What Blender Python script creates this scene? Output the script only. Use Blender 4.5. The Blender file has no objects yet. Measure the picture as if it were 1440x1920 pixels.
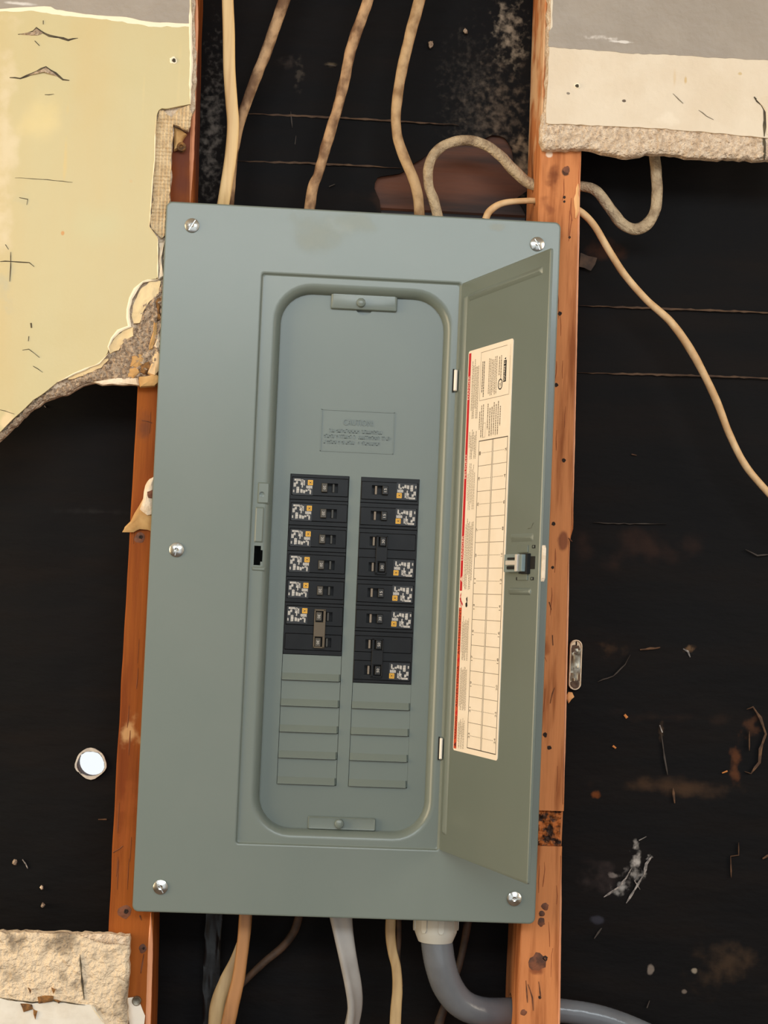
import bpy, bmesh, math, random
import numpy as np
from mathutils import Vector, Matrix, noise
S = bpy.context.scene
COL = S.collection
PI = math.pi
ZO = 1.5                                   # height of the panel centre above the floor

# ------------------------------------------------------------------ camera
RM = Matrix(((0.997463, -0.057575, 0.041872), (0.044646, 0.047783, -0.997859), (0.055451, 0.997197, 0.050233)))
CAM = Vector((-0.06153, -1.65172, ZO - 0.03487))
F = 3254.4
cam = bpy.data.objects.new('camera', bpy.data.cameras.new('camera'))
COL.objects.link(cam)
cam.data.sensor_fit = 'VERTICAL'; cam.data.sensor_height = 36; cam.data.lens = F * 36 / 1920
cam.data.clip_start = .01
m4 = Matrix.Identity(4)
for i in range(3):
    m4[i][0] = RM[0][i]; m4[i][1] = -RM[1][i]; m4[i][2] = -RM[2][i]; m4[i][3] = CAM[i]
cam.matrix_world = m4
S.camera = cam

# ------------------------------------------------------------------ world, lights, exposure
S.view_settings.view_transform = 'Standard'; S.view_settings.look = 'None'
S.view_settings.exposure = -0.36; S.view_settings.gamma = 1; S.view_settings.use_curve_mapping = False
w = bpy.data.worlds.new('daylight'); S.world = w; w.use_nodes = True
w.node_tree.nodes['Background'].inputs[0].default_value = (.92, .97, 1, 1)
w.node_tree.nodes['Background'].inputs[1].default_value = 1.3

def area(name, loc, target, size, power, col):
    l = bpy.data.lights.new(name, 'AREA'); l.shape = 'RECTANGLE'; l.size, l.size_y = size; l.energy = power; l.color = col
    o = bpy.data.objects.new(name, l); COL.objects.link(o); o.location = loc
    o.rotation_euler = (Vector(target) - Vector(loc)).to_track_quat('-Z', 'Y').to_euler()
    return o
area('warm_fill_left', (-1.85, -.75, 1.6), (.1, -.1, 1.5), (1.1, 1.3), 46, (1, .78, .50))  # unseen warm fill, strengthened to brighten the door label
area('window_light_upper', (-.1, -2.3, 2.33), (0, 0, 1.55), (2.4, .45), 46, (.84, .94, 1))
area('warm_fill_right', (1.85, -1.2, 1.9), (.1, 0, 1.45), (.9, 1.2), 22, (1, .86, .70))  # unseen warm fill added from the right

# ------------------------------------------------------------------ helpers
def ray(px, py):
    return RM.transposed() @ Vector(((px - 720) / F, (py - 960) / F, 1))
def at(px, py, Y):
    d = ray(px, py); return CAM + d * ((Y - CAM.y) / d.y)
def lin(c):
    return tuple((v / 12.92 if v <= .04045 else ((v + .055) / 1.055) ** 2.4) for v in [x / 255 for x in c])

def wloc(o):
    v = Vector((0, 0, 0))
    while o: v = v + o.location; o = o.parent
    return v
def make(name, verts, faces, mat, parent=None, origin=None, smooth=None, mids=None):
    base = wloc(parent) if parent else Vector(origin or (0, 0, 0))
    me = bpy.data.meshes.new(name)
    me.from_pydata([tuple(Vector(v) - base) for v in verts], [], [tuple(f) for f in faces])
    for m in (mat if isinstance(mat, list) else [mat]): me.materials.append(m)
    if mids: me.polygons.foreach_set('material_index', mids)
    bm = bmesh.new(); bm.from_mesh(me)
    if smooth is not False or True:
        if not mids: bmesh.ops.recalc_face_normals(bm, faces=bm.faces)
    bm.to_mesh(me); bm.free()
    if smooth:
        me.polygons.foreach_set('use_smooth', [True] * len(me.polygons)); me.set_sharp_from_angle(angle=smooth)
    o = bpy.data.objects.new(name, me); COL.objects.link(o)
    if parent: o.parent = parent
    else: o.location = base
    return o
def thing(name, label, cat, loc, group=None):
    o = bpy.data.objects.new(name, None); COL.objects.link(o); o.location = loc; o.empty_display_size = .02
    return tag(o, label, cat, group)
def tag(o, label, cat, group=None):
    o['label'] = label; o['category'] = cat
    if group: o['group'] = group
    return o
class G:                                   # geometry collector
    def __init__(s): s.v = []; s.f = []; s.m = []
    def add(s, v, f, m=0):
        n = len(s.v); s.v += [tuple(p) for p in v]; s.f += [tuple(i + n for i in q) for q in f]; s.m += [m] * len(f)
    def box(s, x0, x1, y0, y1, z0, z1, b=0, m=0):
        if not b:
            v = [(x, y, z) for x in (x0, x1) for y in (y0, y1) for z in (z0, z1)]
            s.add(v, [(0, 1, 3, 2), (4, 6, 7, 5), (0, 4, 5, 1), (2, 3, 7, 6), (0, 2, 6, 4), (1, 5, 7, 3)], m)
        else:
            s.loops([rr(x0, x1, z0, z1, b * .5, y1, 1), rr(x0, x1, z0, z1, b * .5, y0 + b, 1), rr(x0 + b, x1 - b, z0 + b, z1 - b, b * .3, y0, 1)], True, True, m)
    def loops(s, L, cap0=False, cap1=False, m=0, closed=True):
        n = len(L[0]); v = [p for l in L for p in l]; f = []
        for k in range(len(L) - 1):
            for i in range(n if closed else n - 1):
                j = (i + 1) % n; f.append((k * n + i, k * n + j, (k + 1) * n + j, (k + 1) * n + i))
        if cap0: f.append(tuple(range(n)))
        if cap1: f.append(tuple(range((len(L) - 1) * n, len(L) * n)))
        s.add(v, f, m)
    def prism(s, poly, y0, y1, m=0):       # poly of (x, z)
        s.loops([[(x, y1, z) for x, z in poly], [(x, y0, z) for x, z in poly]], True, True, m)
    def lathe(s, c, prof, n=24, axis='y', m=0):
        L = []
        for r, h in prof:
            l = []
            for i in range(n):
                a = 2 * PI * i / n
                if axis == 'y': l.append((c[0] + r * math.cos(a), c[1] + h, c[2] + r * math.sin(a)))
                elif axis == 'x': l.append((c[0] + h, c[1] + r * math.cos(a), c[2] + r * math.sin(a)))
                else: l.append((c[0] + r * math.cos(a), c[1] + r * math.sin(a), c[2] + h))
            L.append(l)
        s.loops(L, True, True, m)
    def build(s, name, mat, parent=None, origin=None, smooth=None):
        return make(name, s.v, s.f, mat, parent, origin, smooth, s.m if isinstance(mat, list) else None)
def rr(x0, x1, z0, z1, r, y, n=8):
    out = []
    for cx, cz, a0 in ((x1 - r, z1 - r, 0), (x0 + r, z1 - r, 90), (x0 + r, z0 + r, 180), (x1 - r, z0 + r, 270)):
        for i in range(n + 1):
            a = math.radians(a0 + 90 * i / n); out.append((cx + r * math.cos(a), y, cz + r * math.sin(a)))
    return out
def cut(o, g):                             # subtract real holes, cutter in world space; cutter is removed
    c = g.build('cutter', MAT['black'])
    c.matrix_world = Matrix.Identity(4)
    md = o.modifiers.new('b', 'BOOLEAN'); md.object = c; md.operation = 'DIFFERENCE'; md.solver = 'EXACT'; md.use_self = True
    bpy.context.view_layer.update()
    me = bpy.data.meshes.new_from_object(o.evaluated_get(bpy.context.evaluated_depsgraph_get()))
    o.modifiers.clear(); o.data = me
    bpy.data.objects.remove(c)

# ------------------------------------------------------------------ materials
MAT = {}
def M(name, c1, c2=None, scale=30, stretch=(1, 1, 1), rough=.6, metal=0, bump=0, bscale=200, bstretch=(1, 1, 1), lo=.35, hi=.65, spec=.5, stains=(), rvar=0, rstain=0):
    m = bpy.data.materials.new(name); m.use_nodes = True; MAT[name] = m
    N = m.node_tree.nodes; L = m.node_tree.links; b = N['Principled BSDF']
    b.inputs['Roughness'].default_value = rough; b.inputs['Metallic'].default_value = metal; b.inputs['Specular IOR Level'].default_value = spec
    c1 = lin(c1) + (1,); b.inputs['Base Color'].default_value = c1
    geo = N.new('ShaderNodeNewGeometry'); pos = geo.outputs['Position']
    def nz(sc, st, det=5):
        mp = N.new('ShaderNodeMapping'); L.new(pos, mp.inputs[0]); mp.inputs['Scale'].default_value = st
        n = N.new('ShaderNodeTexNoise'); L.new(mp.outputs[0], n.inputs['Vector']); n.inputs['Scale'].default_value = sc; n.inputs['Detail'].default_value = det
        return n.outputs[0]
    def ramp(fac, lo, hi):
        r = N.new('ShaderNodeMapRange'); r.interpolation_type = 'SMOOTHSTEP'
        L.new(fac, r.inputs[0]); r.inputs[1].default_value = lo; r.inputs[2].default_value = hi; return r.outputs[0]
    def math_(op, a, bb):
        n = N.new('ShaderNodeMath'); n.operation = op
        for i, x in enumerate((a, bb)):
            if isinstance(x, (int, float)): n.inputs[i].default_value = x
            else: L.new(x, n.inputs[i])
        return n.outputs[0]
    cur = None; rsum = None
    def mix(fac, a, bcol):
        x = N.new('ShaderNodeMix'); x.data_type = 'RGBA'
        L.new(fac, x.inputs[0])
        if a is None: x.inputs[6].default_value = c1
        else: L.new(a, x.inputs[6])
        x.inputs[7].default_value = lin(bcol) + (1,); return x.outputs[2]
    if c2:
        cur = mix(ramp(nz(scale, stretch), lo, hi), None, c2)
    for st in stains:   # (x, y_plane_mid, z, rx, rz, colour, strength, noise_scale, edge)
        x, y, z, rx, rz, col, k, ns, edge = st
        s_ = N.new('ShaderNodeVectorMath'); s_.operation = 'SUBTRACT'; L.new(pos, s_.inputs[0]); s_.inputs[1].default_value = (x, y, z)
        t_ = N.new('ShaderNodeVectorMath'); t_.operation = 'MULTIPLY'; L.new(s_.outputs[0], t_.inputs[0]); t_.inputs[1].default_value = (1 / rx, 0, 1 / rz)
        l_ = N.new('ShaderNodeVectorMath'); l_.operation = 'LENGTH'; L.new(t_.outputs[0], l_.inputs[0])
        n_ = nz(ns, (1, 1, 1), 8)
        d_ = math_('ADD', math_('SUBTRACT', 1.0, l_.outputs['Value']), math_('MULTIPLY', math_('SUBTRACT', n_, .5), 2.6 if edge < 1 else 4.5))
        f_ = math_('MULTIPLY', ramp(d_, .0, edge), math_('MULTIPLY', ramp(l_.outputs['Value'], 1.5, .9), k))
        cur = mix(f_, cur, col)
        if rstain: rsum = math_('MAXIMUM', rsum, f_) if rsum is not None else f_
    if cur is not None: L.new(cur, b.inputs['Base Color'])
    if rsum is not None: L.new(math_('ADD', rough, math_('MULTIPLY', rsum, rstain)), b.inputs['Roughness'])
    if bump:
        bn = N.new('ShaderNodeBump'); bn.inputs['Strength'].default_value = 1; bn.inputs['Distance'].default_value = bump
        L.new(nz(bscale, bstretch, 4), bn.inputs['Height']); L.new(bn.outputs[0], b.inputs['Normal'])
    if rvar:
        L.new(math_('ADD', rough - rvar * .5, math_('MULTIPLY', nz(25, (1, 1, 1)), rvar)), b.inputs['Roughness'])
    return m
def sp(px, py, Y, rx, rz, col, k, ns, edge):
    p = at(px, py, Y); s = (1.65 + Y) / F
    return (p.x, Y, p.z, rx * s, rz * s, col, k, ns, edge)
M('black', (6, 6, 6), rough=.8)
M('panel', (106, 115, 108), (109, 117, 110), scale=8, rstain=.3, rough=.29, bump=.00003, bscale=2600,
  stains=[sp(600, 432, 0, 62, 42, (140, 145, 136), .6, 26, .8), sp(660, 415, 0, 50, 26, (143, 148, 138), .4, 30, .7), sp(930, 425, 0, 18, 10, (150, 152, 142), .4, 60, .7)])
M('panel_inner', (100, 109, 103), (103, 112, 105), scale=8, rough=.36, bump=.00003, bscale=2600)
M('chrome', (205, 205, 200), rough=.22, metal=1, bump=.00002, bscale=900)
M('steel', (170, 165, 150), (120, 110, 95), scale=90, rough=.38, metal=.85, bump=.0004, bscale=160)
M('breaker', (15, 15, 16), (20, 20, 21), scale=60, spec=.22, rough=.33, bump=.00003, bscale=3000)
M('breaker_case', (22, 22, 24), rough=.5)
M('handle', (62, 57, 48), rough=.5); M('handle_shaded', (22, 21, 20), rough=.5); M('rib', (132, 116, 98), rough=.5)  # right column: shade put into the handle colour, light into the rib colour
M('tie', (84, 72, 54), rough=.55)
M('print_black', (12, 12, 16), rough=.5); M('print_white', (196, 190, 182), rough=.6); M('print_yellow', (236, 176, 40), rough=.5)
M('paper', (244, 232, 216), (241, 228, 210), scale=40, rough=.55)
M('ink', (70, 62, 52), rough=.6); M('ink_soft', (168, 155, 138), rough=.6); M('ink_mid', (128, 116, 100), rough=.6)
M('red', (196, 22, 34), rough=.5); M('orange', (206, 74, 34), rough=.5); M('maroon', (84, 14, 12), rough=.5); M('pink', (246, 214, 200), rough=.5)
M('clear', (150, 165, 165), rough=.12, spec=.8, metal=.3)
FB = .112
M('felt', (12, 11, 12), (19, 14, 12), scale=9, stretch=(.5, 1, 3), rough=.7, bump=.0012, bscale=45, bstretch=(.6, 1, 1.6), spec=.12, lo=.4, hi=.75, stains=[
    sp(396, 250, FB, 26, 200, (112, 106, 100), .8, 170, 2.0), sp(955, 60, FB, 34, 80, (170, 155, 135), .7, 130, 1.8),
    sp(930, 215, FB, 70, 120, (112, 98, 84), .65, 150, 2.2), sp(985, 300, FB, 30, 60, (140, 120, 98), .8, 110, 1.6),
    sp(880, 170, FB, 60, 130, (90, 82, 74), .4, 200, 2.2),
    sp(545, 115, FB, 26, 20, (62, 52, 46), .7, 60, 1), sp(560, 140, FB, 10, 30, (80, 70, 60), .5, 120, 1),
    sp(620, 122, FB, 14, 6, (100, 86, 66), .8, 90, .8), sp(700, 375, FB, 60, 25, (52, 34, 24), .5, 40, 1),
    sp(1150, 475, FB, 60, 28, (62, 36, 22), .7, 30, 1), sp(1190, 1620, FB, 10, 42, (186, 178, 170), .9, 110, 1.4), sp(1165, 1665, FB, 22, 12, (170, 165, 160), .8, 130, 1.6),
    sp(1216, 1608, FB, 7, 7, (200, 190, 182), .8, 160, 1.2), sp(1204, 1640, FB, 10, 12, (170, 162, 154), .7, 160, 1.5), sp(1172, 1650, FB, 9, 22, (140, 132, 128), .6, 160, 1.6), sp(1150, 1640, FB, 12, 6, (140, 130, 124), .7, 100, 1), sp(1120, 1650, FB, 50, 34, (60, 50, 48), .6, 50, 1.6),
    sp(1220, 1818, FB, 7, 10, (120, 108, 98), .9, 60, .6), sp(1303, 1820, FB, 7, 6, (140, 128, 112), .9, 60, .6), sp(1284, 1860, FB, 6, 5, (110, 98, 88), .9, 60, .6),
    sp(1380, 1420, FB, 12, 60, (88, 52, 30), .8, 60, 1.2), sp(1410, 1360, FB, 20, 26, (78, 48, 30), .7, 70, 1.2), sp(1250, 1475, FB, 130, 20, (70, 50, 34), .8, 30, 1.5),
    sp(1250, 1345, FB, 120, 14, (52, 36, 26), .5, 30, 1.5), sp(1150, 1220, FB, 30, 24, (84, 60, 40), .5, 90, 2.2), sp(1115, 1490, FB, 14, 9, (108, 58, 26), .9, 80, .8),
    sp(1200, 1030, FB, 120, 40, (52, 34, 26), .6, 30, 1.5), sp(1290, 1216, FB, 14, 7, (120, 90, 62), .6, 110, 1.2), sp(1240, 1370, FB, 6, 30, (84, 64, 48), .7, 80, 1.4),
    sp(1120, 1725, FB, 14, 10, (60, 60, 70), .6, 60, .8), sp(1370, 1820, FB, 80, 50, (66, 50, 36), .7, 40, 1.5),
    sp(190, 960, FB, 120, 8, (40, 40, 40), .5, 40, 1.2), sp(400, 1850, FB, 16, 60, (70, 66, 62), .5, 120, 1.8)])
M('board', (96, 52, 28), (40, 22, 14), scale=6, stretch=(.6, 1, 7), rough=.7, bump=.001, bscale=30, bstretch=(.5, 1, 8))
M('tear_edge', (196, 188, 176), rough=.8)
M('line', (92, 68, 48), (70, 50, 36), scale=60, rough=.8)
M('wood', (196, 118, 62), (160, 84, 42), scale=16, stretch=(3.4, 2, .30), rough=.6, bump=.0007, bscale=50, bstretch=(4, 4, .25), lo=.42, hi=.72)
M('wood_left', (150, 80, 26), (118, 54, 16), scale=16, stretch=(3.4, 2, .30), spec=.2, rough=.75, bump=.0006, bscale=50, bstretch=(4, 4, .25), lo=.4, hi=.75,
  stains=[sp(275, 800, .022, 26, 44, (104, 58, 36), .8, 30, .7), sp(244, 1375, .022, 22, 34, (222, 176, 120), .55, 60, 1.2), sp(236, 1540, .022, 20, 90, (150, 78, 32), .6, 40, 1), sp(345, 240, .022, 40, 190, (104, 56, 40), .95, 10, .5)])
M('wood_right', (196, 126, 78), (146, 82, 44), scale=38, stretch=(3.0, 2, .30), spec=.2, rough=.75, bump=.0009, bscale=50, bstretch=(4, 4, .25), lo=.42, hi=.72,
  stains=[sp(1040, 340, .022, 18, 30, (110, 56, 30), .85, 50, .8), sp(1060, 320, .022, 9, 9, (40, 30, 30), .9, 60, .4), sp(1030, 290, .022, 8, 8, (230, 210, 190), .8, 60, .5),
          sp(1056, 1020, .022, 13, 22, (126, 72, 48), .9, 30, .5), sp(1024, 1220, .022, 10, 30, (140, 76, 40), .7, 40, .8), sp(1008, 1815, .022, 18, 14, (128, 70, 44), .9, 30, .4),
          sp(1016, 100, .022, 9, 190, (222, 184, 146), .9, 30, .8), sp(1025, 390, .022, 16, 24, (122, 64, 38), .6, 60, 1), sp(1025, 680, .022, 20, 60, (150, 80, 40), .6, 40, 1)])
M('grain', (150, 84, 46), rough=.8); M('grain_left', (116, 58, 20), rough=.8)
M('painted_edge_light', (224, 156, 116), (200, 130, 92), scale=30, stretch=(3, 1, .3), rough=.5)  # highlight on the stud edges, put into the colour
M('wood_pale', (226, 172, 116), (206, 140, 84), scale=30, stretch=(3, 1, .3), rough=.7)
M('wood_rot', (176, 98, 40), (48, 26, 14), scale=110, stretch=(1, 1, 1.3), rough=.75, lo=.42, hi=.58)
M('hole_dark', (40, 24, 16), rough=.9)
M('knot', (118, 68, 42), (74, 42, 26), scale=120, rough=.7, bump=.0006, bscale=300)
M('yellow_paint', (192, 178, 130), (194, 173, 120), scale=5, stretch=(2.4, 1, .5), rough=.42, bump=.0001, bscale=260, lo=.35, hi=.7, stains=[
    sp(10, 250, .005, 26, 330, (214, 196, 160), .7, 34, 1.4), sp(85, 230, .005, 46, 110, (222, 198, 132), .45, 14, 1.2), sp(122, 300, .005, 5, 90, (206, 178, 110), .55, 40, 1),
    sp(270, 160, .005, 5, 85, (206, 186, 130), .5, 30, 1), sp(336, 140, .005, 5, 70, (204, 184, 130), .45, 30, 1), sp(246, 340, .005, 5, 6, (196, 168, 116), .8, 50, .6), sp(118, 437, .005, 4, 5, (196, 136, 60), .9, 50, .5),
    sp(10, 540, .005, 22, 46, (176, 168, 136), .55, 60, 1.4), sp(40, 378, .005, 30, 20, (180, 170, 130), .5, 90, 1.6), sp(15, 790, .005, 22, 26, (222, 196, 150), .8, 20, .4),
    sp(200, 420, .005, 110, 70, (190, 184, 138), .5, 6, 1)])
M('finish_edge', (240, 226, 198), rough=.6)
M('grey_paint', (148, 136, 122), (153, 141, 127), scale=30, rough=.45, bump=.0005, bscale=160, stains=[
    sp(30, 6, .004, 34, 4, (214, 208, 202), .8, 60, .8), sp(1145, 72, .004, 52, 5, (206, 196, 186), .85, 110, 1.1), sp(1165, 78, .004, 26, 3, (214, 206, 198), .9, 80, .6)])
M('cream_paint', (218, 202, 178), (212, 194, 168), scale=20, rough=.5, bump=.0006, bscale=150, stains=[
    sp(1265, 150, .005, 4, 30, (206, 180, 140), .6, 40, .8), sp(1285, 150, .005, 4, 9, (196, 160, 96), .7, 60, .6), sp(1388, 138, .005, 5, 4, (190, 160, 100), .7, 60, .6), sp(1170, 189, .005, 4, 3, (90, 70, 50), 1, 60, .4),
    sp(1250, 222, .005, 40, 14, (232, 218, 196), .4, 60, 1.2), sp(1370, 185, .005, 30, 16, (212, 196, 170), .6, 40, 1.2), sp(1066, 175, .005, 4, 3, (110, 96, 80), .9, 60, .4)])
M('base_coat', (236, 214, 188), (208, 182, 154), scale=160, rough=.9, bump=.005, bscale=330)
M('base_mesh', (214, 192, 156), (196, 170, 132), scale=120, rough=.9, bump=.0006, bscale=500)
M('under_coat', (226, 202, 156), (216, 188, 140), scale=60, rough=.7, bump=.0008, bscale=200)
M('base_grey', (208, 184, 158), (170, 144, 120), scale=260, rough=.95, bump=.006, bscale=420)
M('base_lower', (228, 206, 176), (150, 132, 110), scale=34, rough=.9, bump=.005, bscale=240, lo=.5, hi=.68)
M('white_lower', (226, 220, 208), (210, 200, 184), scale=30, rough=.6, bump=.0006, bscale=120)
M('crack', (92, 82, 62), (60, 52, 42), scale=100, rough=.9)
M('debris', (150, 104, 54), (74, 50, 30), scale=160, rough=.9, bump=.001, bscale=300)
M('kraft', (204, 162, 104), (182, 136, 80), scale=60, rough=.8, bump=.0005, bscale=120)
M('plaster_white', (232, 214, 190), (214, 190, 160), scale=90, rough=.9, bump=.001, bscale=260)
M('cable_cream', (232, 194, 134), (206, 160, 102), scale=26, stretch=(5, 3, .25), rough=.5, lo=.4, hi=.7)
M('cable_cloth', (190, 152, 112), (112, 80, 54), scale=55, stretch=(1, 1, .8), rough=.8, bump=.0012, bscale=260, lo=.38, hi=.66)
M('cable_tan', (184, 152, 112), (132, 100, 66), scale=55, stretch=(1, 1, .8), rough=.8, bump=.0010, bscale=240, lo=.4, hi=.68)
M('cable_grey', (190, 168, 136), (140, 118, 92), scale=60, rough=.85, bump=.003, bscale=300, lo=.4, hi=.7)
M('cable_thin', (224, 188, 140), (200, 158, 110), scale=60, rough=.6)
M('cable_copper', (168, 118, 72), (112, 74, 40), scale=20, stretch=(3, 3, .4), rough=.45)
M('cable_dark', (84, 60, 42), (50, 36, 26), scale=60, rough=.7)
M('cable_lower', (184, 156, 112), (150, 120, 80), scale=24, stretch=(3, 3, .5), rough=.5)
M('se_grey', (158, 154, 150), (138, 134, 130), scale=20, rough=.45, bump=.0002, bscale=200)
M('pvc', (104, 107, 112), (90, 92, 97), scale=14, rough=.2, bump=.0004, bscale=90)
M('connector', (196, 192, 180), rough=.4)
M('plastic', (12, 12, 13), (20, 19, 19), scale=60, rough=.45, bump=.0008, bscale=60, spec=.4)
M('wall_tan', (168, 144, 104), rough=.9); M('floor', (120, 100, 84), (100, 84, 70), scale=6, rough=.7); M('ceiling', (200, 192, 180), rough=.9)

# ------------------------------------------------------------------ unseen room shell added to shape the light; back of the wall
def struct(o): o['kind'] = 'structure'; return o
g = G(); g.box(-2, 2, -3.7, .15, -.05, 0); struct(g.build('floor', MAT['floor']))
g = G(); g.box(-2, 2, -3.7, .15, 2.5, 2.55); struct(g.build('ceiling', MAT['ceiling']))
g = G(); g.box(-2.05, -2, -3.7, .15, 0, 2.5); struct(g.build('wall_left', MAT['wall_tan']))  # unseen; tan so the door picks up warm reflections
g = G(); g.box(2, 2.05, -3.7, .15, 0, 2.5); struct(g.build('wall_right', MAT['ceiling']))
def inpoly(P, poly):
    x, z = P[:, 0], P[:, 1]; c = np.zeros(len(P), bool); n = len(poly)
    for i in range(n):
        x1, z1 = poly[i]; x2, z2 = poly[(i + 1) % n]
        if z1 == z2: continue
        c ^= ((z1 > z) != (z2 > z)) & (x < (x2 - x1) * (z - z1) / (z2 - z1) + x1)
    return c
def nearest(P, polys):
    best = np.full(len(P), 1e9); Q = P.copy()
    for poly in polys:
        A = np.array(poly); B = np.roll(A, -1, 0)
        for a, b in zip(A, B):
            d = b - a; L = max(d @ d, 1e-12); t = np.clip(((P - a) @ d) / L, 0, 1); q = a + t[:, None] * d
            e = np.hypot(*(P - q).T); m = e < best; best[m] = e[m]; Q[m] = q[m]
    return best, Q
def dense(pts, step, jit, seed):
    rnd = random.Random(seed); out = []
    for i in range(len(pts)):
        a, b = pts[i], pts[(i + 1) % len(pts)]; L = math.dist(a, b); n = max(1, int(L / step))
        for k in range(n):
            t = k / n; j = jit if k else jit * .4
            out.append((a[0] + (b[0] - a[0]) * t + rnd.uniform(-j, j), a[1] + (b[1] - a[1]) * t + rnd.uniform(-j, j)))
    return out
def relief(name, px, yf, thick, cell, mat, parent=None, amp=.0003, ns=40, jit=.0008, step=.006, taper=(0, 0), holes=(), seed=1, hf=None, world=False):
    toW = (lambda q: q) if world else (lambda q: (at(q[0], q[1], yf).x, at(q[0], q[1], yf).z))
    poly = dense([toW(q) for q in px], step, jit, seed)
    hs = [dense([toW(q) for q in h], step, jit, seed + 7) for h in holes]
    A = np.array(poly); lo = A.min(0) - cell; hi = A.max(0) + cell
    nx = int((hi[0] - lo[0]) / cell) + 2; nz = int((hi[1] - lo[1]) / cell) + 2
    X, Z = np.meshgrid(lo[0] + np.arange(nx) * cell, lo[1] + np.arange(nz) * cell, indexing='ij')
    P = np.stack([X.ravel(), Z.ravel()], 1)
    def ins(P):
        c = inpoly(P, poly)
        for h in hs: c &= ~inpoly(P, h)
        return c
    keep = ins((P.reshape(nx, nz, 2)[:-1, :-1] + cell / 2).reshape(-1, 2)).reshape(nx - 1, nz - 1)
    I, J = np.nonzero(keep); q = np.stack([I * nz + J, (I + 1) * nz + J, (I + 1) * nz + J + 1, I * nz + J + 1], 1)
    used = np.unique(q); rem = -np.ones(nx * nz, int); rem[used] = np.arange(len(used)); q = rem[q]; P = P[used]
    inside = ins(P); near, Q = nearest(P, [poly] + hs)
    # boundary edges
    E = np.concatenate([q[:, [0, 1]], q[:, [1, 2]], q[:, [2, 3]], q[:, [3, 0]]]); key = np.sort(E, 1); key = key[:, 0] * 10000000 + key[:, 1]
    u, inv, cnt = np.unique(key, return_inverse=True, return_counts=True); be = E[cnt[inv] == 1]
    bv = np.unique(be); snap = ~inside; snap[bv] = snap[bv] | (near[bv] < cell * .75)
    P[snap] = Q[snap]; near[snap] = 0
    V = []
    for (x, z), d in zip(P, near):
        y = yf - amp * noise.noise((x * ns, 3.3, z * ns)) - amp * .5 * noise.noise((x * ns * 2.7, 1.3, z * ns * 2.7))
        if taper[0]: y += taper[1] * (1 - min(d / taper[0], 1)) ** 1.5
        if hf: y -= hf(x, z)
        V.append((x, y, z))
    n = len(V); Fc = [tuple(r) for r in q]
    bi = {v: n + k for k, v in enumerate(bv)}
    V += [(V[v][0], yf + thick, V[v][2]) for v in bv]
    Fc += [(b, a, bi[a], bi[b]) for a, b in be]
    return make(name, V, Fc, mat, parent, smooth=math.radians(40))

wall = thing('wall_back', 'x', 'x', (0, .13, 0)); del wall['label'], wall['category']; struct(wall)
hole = at(170, 1432, FB)
zb = -.0; k = 0
for z0 in np.arange(0.02, 2.5, .142):
    g = G(); g.box(-1.98, 1.98, FB + .006, FB + .026, z0, z0 + .138, .002)
    b = g.build('sheathing_board', MAT['board'], wall)
    if z0 - .02 < hole.z < z0 + .16:
        c = G(); c.lathe((hole.x, FB, hole.z), [(.0138, -.02), (.0138, .06)], 28); cut(b, c)
hp = [(170 + 26 * math.cos(a) * (1 + .06 * math.sin(3 * a)), 1432 + 25 * math.sin(a) * (1 + .07 * math.cos(2 * a))) for a in np.linspace(0, 2 * PI, 20, endpoint=False)]
relief('felt_sheet', [(-420, -300), (380, -300), (290, 2250), (-420, 2250)], FB, .002, .006, MAT['felt'], wall, amp=.0030, ns=7, jit=0, step=.2, holes=[hp], seed=3)
tear = [(700, 348), (708, 332), (752, 326), (790, 298), (828, 268), (862, 268), (905, 262), (925, 252), (945, 256), (958, 276), (965, 312), (990, 330), (996, 352), (968, 372), (985, 400), (984, 425), (720, 425), (712, 376)]
relief('felt_sheet', [(372, -300), (1025, -300), (960, 2250), (280, 2250)], FB, .002, .006, MAT['felt'], wall, amp=.0030, ns=7, jit=.0008, step=.008, holes=[tear], seed=4)
relief('felt_sheet', [(1020, -300), (1900, -300), (1900, 2250), (950, 2250)], FB, .002, .006, MAT['felt'], wall, amp=.0030, ns=7, jit=0, step=.2, seed=5)
relief('torn_felt_rim', [(170 + 29.5 * math.cos(a) * (1 + .05 * math.sin(5 * a)), 1432 + 28.5 * math.sin(a) * (1 + .06 * math.cos(4 * a))) for a in np.linspace(0, 2 * PI, 24, endpoint=False)], FB - .0045, .004, .0012, MAT['tear_edge'], wall, amp=.0008, ns=300, jit=.0004, step=.003, holes=[hp], seed=9)
def ribbon(name, pts, wpx, Y, mat, parent, h=.0004, seed=0, label=None):
    rnd = random.Random(seed); g = G(); L = []
    P = []
    for i in range(len(pts) - 1):
        n = max(1, int(math.dist(pts[i], pts[i + 1]) / 9))
        for k in range(n): t = k / n; P.append((pts[i][0] * (1 - t) + pts[i + 1][0] * t, pts[i][1] * (1 - t) + pts[i + 1][1] * t))
    P.append(pts[-1]); n = len(P)
    for i, p in enumerate(P):
        a = P[max(i - 1, 0)]; b = P[min(i + 1, n - 1)]; dx, dy = b[0] - a[0], b[1] - a[1]; l = math.hypot(dx, dy) or 1
        e = min(1, 4 * min(i + .3, n - .7 - i) / n + .15); q_ = .06 if 'arris' in name else .4; wd = wpx * .5 * e * rnd.uniform(1 - q_, 1 + q_); j = rnd.uniform(-1.7, 1.7) * q_
        A = at(p[0] - dy / l * wd, p[1] + dx / l * wd + j, Y); B = at(p[0] + dy / l * wd, p[1] - dx / l * wd + j, Y); Cn = at(p[0], p[1] + j, Y - h)
        L.append([A, Cn, B, at(p[0], p[1] + j, Y + .002)])
    g.loops(L, True, True)
    o = g.build(name, mat, parent)
    if label: o['label'] = label
    return o
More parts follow.
